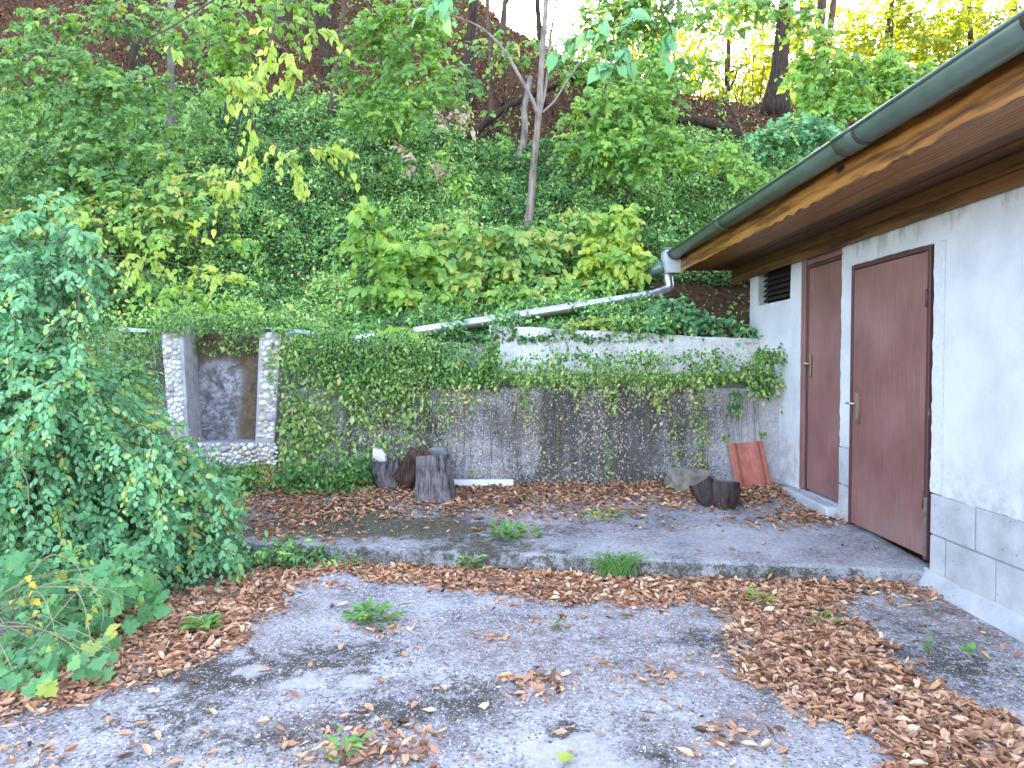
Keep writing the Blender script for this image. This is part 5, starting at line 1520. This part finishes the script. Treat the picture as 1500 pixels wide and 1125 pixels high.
bush('bramble', 'blue-green bramble under the gutter end on the wall top', 'bush', at(1020, 490, 7.8), [ell(985, 455, 7.6, 38, 22, .15), ell(1040, 475, 7.5, 45, 16, .12), ell(1090, 488, 7.5, 26, 12, .1), ell(960, 480, 7.4, 24, 14, .1)], 170, .22, 6, .065, 'ivy', 'leaf_blue', 90, 6, rmean=.45, ratio=.95, seed=66)
bush('creeper', 'few green creeper leaves climbing the white wall corner', 'creeper', (2.55, 7.2, 1.15), [ell(1118, 520, 7.25, 14, 26, .03), ell(1135, 545, 7.0, 8, 20, .03), ell(1085, 545, 6.95, 20, 16, .05)], 46, .15, 5, .05, 'ivy', 'leaf_periwinkle', 30, 3, rmean=.5, ratio=.9, seed=67)

# ------------------------------------------------------------------ big blue-green shrub on the left
LE = [ell(25, 470, 4.5, 75, 130, .35), ell(95, 400, 4.7, 45, 75, .25), ell(60, 600, 4.3, 110, 110, .35), ell(160, 660, 4.7, 105, 80, .35), ell(130, 760, 4.4, 150, 85, .35), ell(270, 740, 4.8, 80, 95, .3), ell(300, 820, 4.65, 62, 52, .22), ell(160, 555, 5.2, 50, 45, .25), ell(40, 720, 4.1, 80, 90, .3)]
LE += [ell(70, 850, 4.0, 90, 40, .2), ell(150, 830, 4.2, 90, 40, .2)]
lsh = bush('arching_shrub', 'large blue-green shrub of arching small-leaved sprays at left', 'bush', (-2.75, 4.95, 0.03), LE, 2100, .34, 13, .048, 'ovate', 'leaf_blue', 300, 16, droop=.75, ratio=.68, hang=.5, rmean=.50, rvar=.2, stem_r=.016, seed=71, outb=.7, keep=lambda P: P[:, 2] > .06)
for j, pts in enumerate([[(60, 520, 4.5), (95, 420, 4.3), (112, 400, 4.2), (116, 450, 4.1), (112, 520, 4.05), (106, 566, 4.05)], [(20, 520, 4.4), (40, 430, 4.2), (28, 420, 4.1), (22, 480, 4.05), (20, 540, 4.0)], [(60, 640, 4.4), (65, 570, 4.0), (45, 590, 3.9), (20, 640, 3.85)], [(60, 620, 4.2), (90, 560, 4.0), (70, 585, 3.9), (64, 630, 3.85)],
                         [(110, 720, 4.4), (200, 625, 4.3), (225, 660, 4.2), (235, 740, 4.15), (225, 800, 4.1)], [(60, 400, 4.6), (70, 330, 4.5), (68, 300, 4.5), (76, 290, 4.5)], [(100, 420, 4.6), (105, 360, 4.5), (118, 340, 4.45), (125, 350, 4.4)], [(30, 400, 4.5), (30, 330, 4.4), (45, 320, 4.4)], [(200, 760, 4.6), (290, 690, 4.5), (330, 760, 4.45), (345, 830, 4.4)], [(150, 700, 4.5), (150, 640, 4.2), (185, 660, 4.1), (205, 710, 4.1)]]):
    spray('', '', '', [at(*p) for p in pts], 14, .16, 9, .048, 'ovate', 'leaf_blue', 0, .006, hang=.6, rmean=.72, rvar=.14, ratio=.72, parent=lsh, droop=.6, t0=.3)

# ------------------------------------------------------------------ lobed-leaf plant in the lower left corner
RS.seed(81)
lob_t = thing('lobed_plant', 'bright green plant with lobed leaves and pale stalks, lower left corner', 'plant', (-2.55, 3.5, 0.0))
B = Leaves()
spots = []
for (px, py, Y, n, sx, sy) in [(60, 850, 3.75, 16, 60, 30), (130, 900, 3.65, 18, 60, 34), (40, 930, 3.45, 14, 50, 30), (180, 870, 3.8, 12, 40, 22), (110, 960, 3.5, 12, 50, 22), (30, 990, 3.25, 7, 30, 18), (200, 855, 3.95, 8, 30, 20), (230, 890, 3.75, 4, 18, 10), (20, 820, 3.7, 8, 40, 20)]:
    for k in range(int(n * 1.7)):
        qy = py + RS.normal(0, sy * .6)
        spots.append(at(px + RS.normal(0, sx * .6), qy, min(Y + RS.uniform(-.18, .15), (CAM[2] - RS.uniform(.06, .14)) * F / (qy - 530))))
for (px, py) in [(190, 862), (210, 890), (245, 872), (195, 905), (110, 985), (30, 960), (15, 1000), (75, 985), (40, 1005), (150, 880), (95, 880), (165, 935), (120, 930)]:
    spots.append(at(px, py, min(3.62, (CAM[2] - .09) * F / (py - 530))))
spots = np.array([p for p in spots if p[2] > .03])
n = len(spots)
sz = RS.uniform(.045, .095, n)
D = RS.normal(size=(n, 3)) * [.8, .35, .25] + [0, -.35, -.45]
B.add(spots, D, np.array([0, -.75, .85]) + RS.normal(size=(n, 3)) * .35, sz, sz, np.clip(RS.normal(.5, .25, n) + (RS.rand(n) > .95) * .5, 0, 1))
B.build(lob_t, 'foliage', 'lobed', 'leaf_lobed', 400)
base = np.array(lob_t.location)
for k in range(26):
    q = spots[RS.randint(n)]; r0 = base + RS.uniform(-.2, .2, 3) * [1.6, .7, 0]
    mb = MB(); mb.tube(bez([r0, (r0 + q) / 2 + [0, 0, .12], q], 8), np.linspace(.003, .0015, 8), 5)
    link('stalk', mb.mesh('stalk', fix=False), MATS['stem_pale'], lob_t).location = -lob_t.location
for pts in [[(20, 870, 3.5), (70, 815, 3.45), (110, 825, 3.4), (122, 860, 3.35), (110, 870, 3.35)], [(50, 860, 3.5), (110, 865, 3.3), (130, 920, 3.2), (141, 1010, 3.1)], [(50, 860, 3.5), (120, 850, 3.4), (150, 890, 3.3), (148, 925, 3.3)], [(40, 870, 3.5), (60, 870, 3.3), (80, 920, 3.2), (90, 975, 3.15)], [(60, 860, 3.5), (140, 860, 3.4), (175, 872, 3.4), (180, 890, 3.4)], [(110, 870, 3.35), (60, 930, 3.2), (30, 985, 3.1)],
            [(10, 700, 4.0), (10, 655, 3.9), (38, 700, 3.85), (42, 740, 3.85), (38, 800, 3.8)]]:
    mb = MB(); mb.tube(bez([at(*p) for p in pts], 18), np.linspace(.003, .0015, 18), 5)
    link('bare_stalk', mb.mesh('stalk', fix=False), MATS['stem_pale'], lob_t).location = -lob_t.location
# smaller leafy shoots filling in below
B2 = Leaves(); P0 = []
for k in range(170):
    qx, qy = RS.uniform(-20, 235), RS.uniform(815, 985)
    if qy > 1000 - .55 * qx * .6 - (qx > 150) * 60: continue
    P0.append(at(qx, qy, min(RS.uniform(3.4, 3.9), (CAM[2] - RS.uniform(.05, .12)) * F / (qy - 530))))
P0 = np.array(P0); m_ = len(P0)
leaf_twigs(B2, P0, nrm(rdir(m_) + [0, -.4, .3]), RS.uniform(.10, .2, m_), 6, .05, (0, -1, .6), .4, .8, .4, .55, .25)
B2.build(lob_t, 'undergrowth', 'ivy', 'leaf_lobed', 0)
# a few yellow hanging leaves of it
B = Leaves(); q = np.array([at(125, 945, 3.3), at(150, 940, 3.3), at(165, 925, 3.35), at(120, 955, 3.28), at(160, 945, 3.3), at(172, 915, 3.4)])
B.add(q, RS.normal(size=(6, 3)) * .4 + [0, -.2, -.6], np.array([0, -.9, .5]) + RS.normal(size=(6, 3)) * .3, RS.uniform(.06, .09, 6), .055, RS.uniform(.7, 1, 6))
B.build(lob_t, 'yellow_foliage', 'heart', 'leaf_yellow', 10, 'yellow_leaf')
# dry grass blades under it
m = 120; t = np.linspace(0, 1, 6)
r0 = np.column_stack([RS.uniform(-2.75, -2.25, m), RS.uniform(3.2, 3.6, m), np.zeros(m)])
dd = np.column_stack([RS.normal(0, .22, m), RS.uniform(-.25, .05, m), RS.uniform(.2, .45, m)])
paths = r0[:, None] + dd[:, None] * t[None, :, None]; paths[..., 2] -= (dd[:, 2:3] * .75) * t[None] ** 2
link('dry_blades', stems_mesh('dry_blades', paths, .002, .0008, 3), MATS['stem_pale'], lob_t).location = -lob_t.location

# ------------------------------------------------------------------ weeds in the joints
def weed(name, label, px, py, z, n, leaf, shp, mat='leaf_weed', up=.5, ratio=.4, spread=.05, cat='weed', seed=0):
    RS.seed(300 + seed)
    b = gp(px, py, z)
    t = thing(name, label, cat, tuple(b))
    a = RS.uniform(0, 6.283, n)
    e = RS.uniform(.15, 1.0, n) * up
    D = np.column_stack([np.cos(a), np.sin(a), e * 1.2])
    P = b + np.column_stack([np.cos(a), np.sin(a), 0 * a]) * RS.uniform(0, spread, (n, 1)) + np.column_stack([0 * a, 0 * a, RS.uniform(0, .04, n) * (1 + up)])
    Nn = np.array([0, 0, 1.0]) - D * .4 + RS.normal(size=(n, 3)) * .25
    sz = leaf * RS.uniform(.6, 1.2, n)
    B = Leaves(); B.add(P, D, Nn, sz, sz * ratio, RS.rand(n))
    B.build(t, 'foliage', shp, mat, 300)
    m = max(3, n // 6); pts = np.stack([np.broadcast_to(b, (m, 3)), P[:m] + D[:m] * .02, P[:m] + D[:m] * sz[:m, None] * .6], 1)
    link('stems', stems_mesh('stems', pts, .003, .001, 3), MATS['stem_pale'], t).location = -t.location
    return t
weed('weed', 'spreading green weed clump on the bare concrete left of centre', 548, 908, 0, 60, .085, 'ovate', spread=.13, up=.45, seed=1)
weed('weed', 'broad-leaved weed among brown leaves beside the left shrub', 300, 925, 0, 20, .105, 'ovate', up=.5, ratio=.5, spread=.04, seed=2)
weed('weed', 'upright weed with dark leaves growing in the middle of the terrace', 742, 790, .13, 44, .085, 'ovate', up=1.2, spread=.09, seed=3)
weed('weed', 'grey-green weed at the foot of the terrace edge, left of centre', 688, 832, .02, 22, .10, 'ovate', 'leaf_mid', up=.7, ratio=.42, spread=.05, seed=4)
weed('weed', 'small leafy weed on the terrace right of the upright one', 775, 788, .13, 24, .055, 'heart', 'leaf_mid', up=1.0, ratio=.7, spread=.09, seed=5)
weed('weed', 'pale small weeds on the leaf-covered terrace right of centre', 880, 762, .17, 46, .05, 'ovate', 'leaf_lime', up=.8, spread=.22, seed=6)
weed('weed', 'small weed at the terrace edge right of the grass tuft', 985, 834, .02, 18, .05, 'heart', up=.6, ratio=.6, spread=.08, seed=7)
weed('weed', 'tiny weed at the foot of the terrace edge near the door', 1058, 832, .03, 12, .05, 'heart', up=.6, ratio=.7, spread=.05, seed=8)
weed('weed', 'yellowish grassy weed in the right-hand band of brown leaves', 1112, 890, 0, 26, .06, 'ovate', 'leaf_lime', up=.8, ratio=.22, spread=.08, seed=9)
weed('weed', 'small dark grassy weed lower in the right-hand leaf band', 1203, 922, 0, 26, .055, 'ovate', up=.9, ratio=.18, spread=.06, seed=10)
weed('weed', 'single green seedling on the bare strip by the plinth', 1362, 955, 0, 6, .045, 'heart', up=.5, ratio=.7, spread=.02, seed=11)
weed('weed', 'green seedling nearest the plinth at the right edge', 1424, 968, 0, 6, .045, 'heart', up=.5, ratio=.7, spread=.02, seed=12)
weed('weed', 'tiny blue-green seedling in the middle of the yard', 816, 922, 0, 8, .04, 'heart', 'leaf_blue', up=.5, ratio=.7, spread=.03, seed=13)
weed('weed', 'yellow-green weed at the left of the terrace edge', 520, 826, .02, 34, .06, 'ovate', 'leaf_lime', up=.8, ratio=.4, spread=.13, seed=14)
weed('weed', 'green sprig in the brown leaves at the bottom edge', 505, 1110, 0, 18, .05, 'ovate', up=.5, ratio=.5, spread=.07, seed=15)
bush('periwinkle_clump', 'low dark periwinkle clump at the left end of the terrace edge', 'ground cover', (gp(430, 835, .05)[0], 4.85, .05), [ell(405, 818, 4.85, 40, 22, .16), ell(455, 812, 4.95, 42, 20, .16), ell(430, 800, 5.05, 50, 16, .16)], 210, .16, 7, .052, 'ovate', 'leaf_periwinkle', 120, 5, ratio=.45, rmean=.45, stem_r=.004, seed=91, keep=lambda P: P[:, 2] > .03)
# grass tuft
RS.seed(95)
b = gp(900, 842, .02); m = 170; t = np.linspace(0, 1, 6)
r0 = b + np.column_stack([RS.normal(0, .05, m), RS.normal(0, .03, m), np.zeros(m)])
dd = np.column_stack([RS.normal(.01, .065, m), RS.normal(-.02, .05, m), RS.uniform(.16, .34, m)])
paths = r0[:, None] + dd[:, None] * t[None, :, None]; paths[..., 2] -= (dd[:, 2:3] * .55) * t[None] ** 2.2
paths[..., 0] += dd[:, 0:1] * .6 * t[None] ** 2
gt = link('grass_tuft', stems_mesh('grass_tuft', paths, .0045, .001, 3), None)
gm = plain('grass', (0.10, 0.24, 0.05), (0.20, 0.40, 0.10), 60, .6); gt.data.materials.append(gm)
tag(gt, 'green grass tuft growing against the terrace edge right of centre', 'grass')

# ------------------------------------------------------------------ fallen leaves
def ground_px(x, y, z): return 740 + x * F / y, 530 + (CAM[2] - z) * F / y
RS.seed(97)
n = 120000
x = RS.uniform(-3.3, 2.62, n); y = RS.uniform(2.2, 5.1, n)
z = yard_z(x, y)
px, py = ground_px(x, y, z)
nzs = fbm(x * 5, y * 5, 0, 63); nz2 = fbm(x * 14, y * 14, 0, 64)
low = np.interp(px, [300, 360, 420, 520, 600, 700, 800, 950, 1030, 1100, 1400], [905, 885, 850, 848, 862, 874, 888, 888, 885, 900, 850])
d1 = sstep(10, -12, py - low + 50 * (nzs - .5)) * (px > 330) * (y < edge_y(x) + .01)
ra = np.interp(py, [840, 870, 900, 950, 1000, 1050, 1100, 1130], [980, 1020, 1060, 1085, 1082, 1180, 1290, 1310])
rb = np.interp(py, [840, 860, 880, 900, 950, 1000, 1050, 1100], [1395, 1360, 1240, 1235, 1290, 1350, 1460, 1540])
d2 = sstep(-18, 18, px - ra + 80 * (nzs - .5)) * sstep(22, -22, px - rb + 90 * (nz2 - .5))
la = np.interp(px, [0, 100, 200, 300, 400], [950, 930, 880, 860, 850]); lb = np.interp(px, [0, 60, 130, 200, 300, 380, 420], [1045, 1050, 1025, 1000, 965, 912, 880])
d3 = sstep(-10, 10, py - la) * sstep(14, -14, py - lb + 60 * (nzs - .5)) * (px < 420) * .9
d4 = 0
for (a, b_, rx, ry, s_) in [(535, 1105, 75, 32, .9), (470, 1120, 40, 16, .6), (785, 1008, 38, 16, .5), (1065, 1088, 48, 22, .55), (880, 985, 26, 8, .3), (730, 938, 22, 6, .35), (1150, 880, 60, 20, .5), (1090, 950, 40, 16, .3), (810, 915, 26, 10, .3), (560, 925, 40, 10, .4), (960, 1000, 30, 12, .25), (250, 975, 30, 10, .5), (30, 1105, 50, 16, .5), (1350, 870, 70, 20, .6)]:
    d4 = np.maximum(d4, s_ * np.exp(-((px - a) / rx) ** 2 - ((py - b_) / ry) ** 2))
dn = np.maximum(np.maximum(d1 * .85, d2 * .95), np.maximum(d3 * .8, d4 * .55)) + .004
dn = dn * (.65 + .55 * sstep(.38, .62, fbm(x * 9, y * 9, 0, 68)))
k_ = (RS.rand(n) < dn * 1.0) & (y < edge_y(x) - .0)
P = np.stack([x, y, z], -1)[k_]; dn = dn[k_]; n = len(P)
P[:, 2] += .003 + RS.rand(n) ** 1.5 * .022 * np.clip(dn * 1.3, 0.1, 1)
D = RS.normal(size=(n, 3)) * [1, 1, .20]
Nn = np.array([0, 0, 1.0]) + RS.normal(size=(n, 3)) * .38
sz = .020 + .052 * RS.rand(n) ** 2.0
rn = np.clip(RS.normal(.60, .26, n), 0, 1)
kd = RS.rand(n); mes = []
for lo_, hi_, shp in ((0, .34, 'litter'), (.34, .58, 'curl'), (.58, .82, 'torn'), (.82, 1.01, 'ovate')):
    fl_ = (kd >= lo_) & (kd < hi_); B = Leaves()
    B.add(P[fl_], D[fl_], Nn[fl_] * (np.where(RS.rand(fl_.sum()) < .35, -1, 1)[:, None] if shp != 'curl' else 1), sz[fl_], sz[fl_] * RS.uniform(.34, .62, fl_.sum()), rn[fl_])
    mes.append((shp, B.mesh('leaf_litter', shp)))
lt = thing('leaf_litter', 'drifts of dry brown fallen leaves on the yard concrete', 'leaf litter', (0, 3.5, 0)); lt['kind'] = 'stuff'
for (_, me_), nm_ in zip(mes, ('flat_leaves', 'curled_leaves', 'torn_leaves', 'broad_leaves')): child(nm_, me_, MATS['leaf_litter'], lt)
# on the terrace
n = 60000
x = RS.uniform(-3.2, 2.6, n); y = RS.uniform(4.6, 6.82, n)
z = slab_z(x, y); px, py = ground_px(x, y, z)
nzs = fbm(x * 5, y * 5, 0, 65)
e1 = sstep(752, 728, py + 34 * (nzs - .5)) * sstep(330, 380, px) * .95
e2 = sstep(770, 745, py + 40 * (nzs - .5)) * .45 * sstep(1010, 900, px) + .35 * np.exp(-((px - 420) / 80) ** 2 - ((py - 770) / 25) ** 2)
e3 = np.exp(-((px - 1180) / 60) ** 2 - ((py - 762) / 12) ** 2) * .9
e4 = .05 * sstep(1000, 700, px) * sstep(.45, .6, nzs)
dn = np.maximum(np.maximum(e1, e2), np.maximum(e3, e4)) + .006
k_ = (RS.rand(n) < dn * .40) & (y > edge_y(x) + .05)
P = np.stack([x, y, z], -1)[k_]; n = len(P); dn = dn[k_]
P[:, 2] += .004 + RS.rand(n) ** 1.5 * .035 * np.clip(dn, .1, 1)
B = Leaves(); sz = .026 + .045 * RS.rand(n) ** 1.5
B.add(P, RS.normal(size=(n, 3)) * [1, 1, .25], np.array([0, 0, 1.0]) + RS.normal(size=(n, 3)) * .4, sz, sz * .5, np.clip(RS.normal(.55, .22, n), 0, 1))
tl = link('leaf_litter', B.mesh('leaf_litter', 'curl'), MATS['leaf_litter'])
tag(tl, 'dry brown leaves strewn on the terrace along the wall foot', 'leaf litter', kind='stuff')
# single leaves lying apart
for i in range(34):
    for _ in range(50):
        a, b_ = RS.uniform(120, 1300), RS.uniform(875, 1118)
        q = gp(a, b_, 0)
        ppx = a
        if ppx < np.interp(b_, [850, 900, 950, 1000, 1050, 1120], [980, 1040, 1060, 1060, 1150, 1260]) and b_ > np.interp(a, [0, 130, 200, 300, 420, 600, 800, 1000], [1060, 1040, 1010, 975, 885, 880, 900, 900]): break
    q[2] = float(yard_z(q[0], q[1])) + .004
    o = link('fallen_leaf', unit_leaf('litter' if i % 2 else 'curl', 'leaf_litter', RS.uniform(.3, 1)))
    s_ = RS.uniform(.04, .085)
    o.location = q; o.scale = (s_, s_ * .5, s_ * .8); o.rotation_euler = (RS.uniform(-.2, .2), RS.uniform(-.2, .2), RS.uniform(0, 6.28))
    tag(o, 'single dry brown leaf lying apart on the bare yard concrete', 'leaf', 'single leaves on the bare concrete')
o = link('fallen_leaf', unit_leaf('heart', 'leaf_yellow', .3)); o.location = gp(820, 1112, .012); o.scale = (.06, .055, .05); o.rotation_euler = (.1, -.1, .4)
tag(o, 'fresh yellow-green leaf at the bottom edge of the picture', 'leaf')
o = link('fallen_leaf', unit_leaf('heart', 'leaf_pink', .9)); o.location = gp(1098, 950, .02); o.scale = (.055, .05, .05); o.rotation_euler = (.1, -.1, 2.4)
tag(o, 'pale cream leaf lying left of the right-hand leaf drift', 'leaf')
# exposed aggregate of the concrete
shape('chip', [(1, 0, 0), (-1, 0, 0), (0, 1, 0), (0, -1, 0), (0, 0, .6)], [(0, 2, 4), (2, 1, 4), (1, 3, 4), (3, 0, 4)])
n = 26000
x = RS.uniform(-3, 2.5, n); y = RS.uniform(2.2, 4.9, n)
k_ = (y < edge_y(x)) & (RS.rand(n) < (.25 + .75 * fbm(x * 2, y * 2, 0, 66)) * np.clip(3.2 / y, 0, 1) ** 2)
x, y = x[k_], y[k_]; n = len(x)
B = Leaves(); sz = RS.uniform(.0018, .0055, n)
a = RS.uniform(0, 6.28, n)
B.add(np.stack([x, y, yard_z(x, y) - .0005], -1), np.column_stack([np.cos(a), np.sin(a), 0 * a]), np.array([0, 0, 1.0]), sz, sz * RS.uniform(.6, 1, n), 0 * x)
tag(link('aggregate', B.mesh('aggregate', 'chip'), MATS['aggregate']), 'small pale pebbles of aggregate standing out of the worn concrete', 'gravel', kind='stuff')

# chaff: crumbs of leaf and bark swept into the hollows of the concrete
RS.seed(131)
n = 60000
x = RS.uniform(-3, 2.6, n); y = RS.uniform(2.2, 6.7, n)
onyard = y < edge_y(x) - .02
z = np.where(onyard, yard_z(x, y), slab_z(x, y)) + .002
px, py = ground_px(x, y, z)
dn = .10 + 1.0 * sstep(.52, .70, fbm(x * 2.4, y * 3.2, 0, 171, 5))
for (a, b_, rx, ry, s_) in [(790, 1010, 70, 26, 1), (740, 940, 110, 24, .7), (1080, 1080, 90, 34, 1), (1000, 985, 130, 30, .6), (1400, 910, 140, 40, 1.2), (540, 1080, 110, 40, .8), (250, 950, 160, 50, .9), (650, 775, 200, 20, 1.3), (860, 770, 120, 14, .9), (450, 770, 90, 24, 1.3), (1160, 940, 90, 70, .9), (300, 1080, 160, 40, .5), (840, 905, 90, 22, .8)]:
    dn = dn + .55 * s_ * np.exp(-((px - a) / rx) ** 2 - ((py - b_) / ry) ** 2)
k_ = RS.rand(n) < dn * .45
x, y, z = x[k_], y[k_], z[k_]; n = len(x)
sz = RS.uniform(.006, .020, n)
B = Leaves(); B.add(np.stack([x, y, z], -1), RS.normal(size=(n, 3)) * [1, 1, .15], np.array([0, 0, 1.0]) + RS.normal(size=(n, 3)) * .35, sz, sz * RS.uniform(.18, .5, n), np.clip(RS.normal(.5, .3, n), 0, 1))
tag(link('leaf_crumbs', B.mesh('leaf_crumbs', 'tiny'), MATS['leaf_litter']), 'fine brown crumbs of leaf scattered over the concrete', 'leaf litter', kind='stuff')

# yellow-green growth threading through the big left shrub
RS.seed(141)
B = Leaves(); nt_ = 260
e_ = [LE[i] for i in (2, 3, 4, 5, 7)]
for e in e_:
    u = rdir(nt_ // 5); P0 = e[0] + u * e[1] * (.75 + .3 * RS.rand(len(u), 1)); k_ = (P0[:, 2] > .1); P0, u = P0[k_], u[k_]
    leaf_twigs(B, P0, nrm(u * .6 + rdir(len(u)) * .6 + [0, -.3, 0]), RS.uniform(.12, .26, len(u)), 8, .042, (0, -1, .35), .6, .66, .5, .75, .2)
B.build(lsh, 'yellowing_foliage', 'ovate', 'leaf_mid', 0)
q, _ = twig_path(np.array([e_[i % 5][0] + RS.normal(0, .2, 3) for i in range(40)]), rdir(40), RS.uniform(.3, .7, 40), np.full(40, .3), np.linspace(0, 1, 8))
dtw = link('dead_twigs', stems_mesh('dead_twigs', q, .004, .0015, 4), MATS['stem_pale'], lsh); dtw.location = -lsh.location; dtw['kind'] = 'stuff'
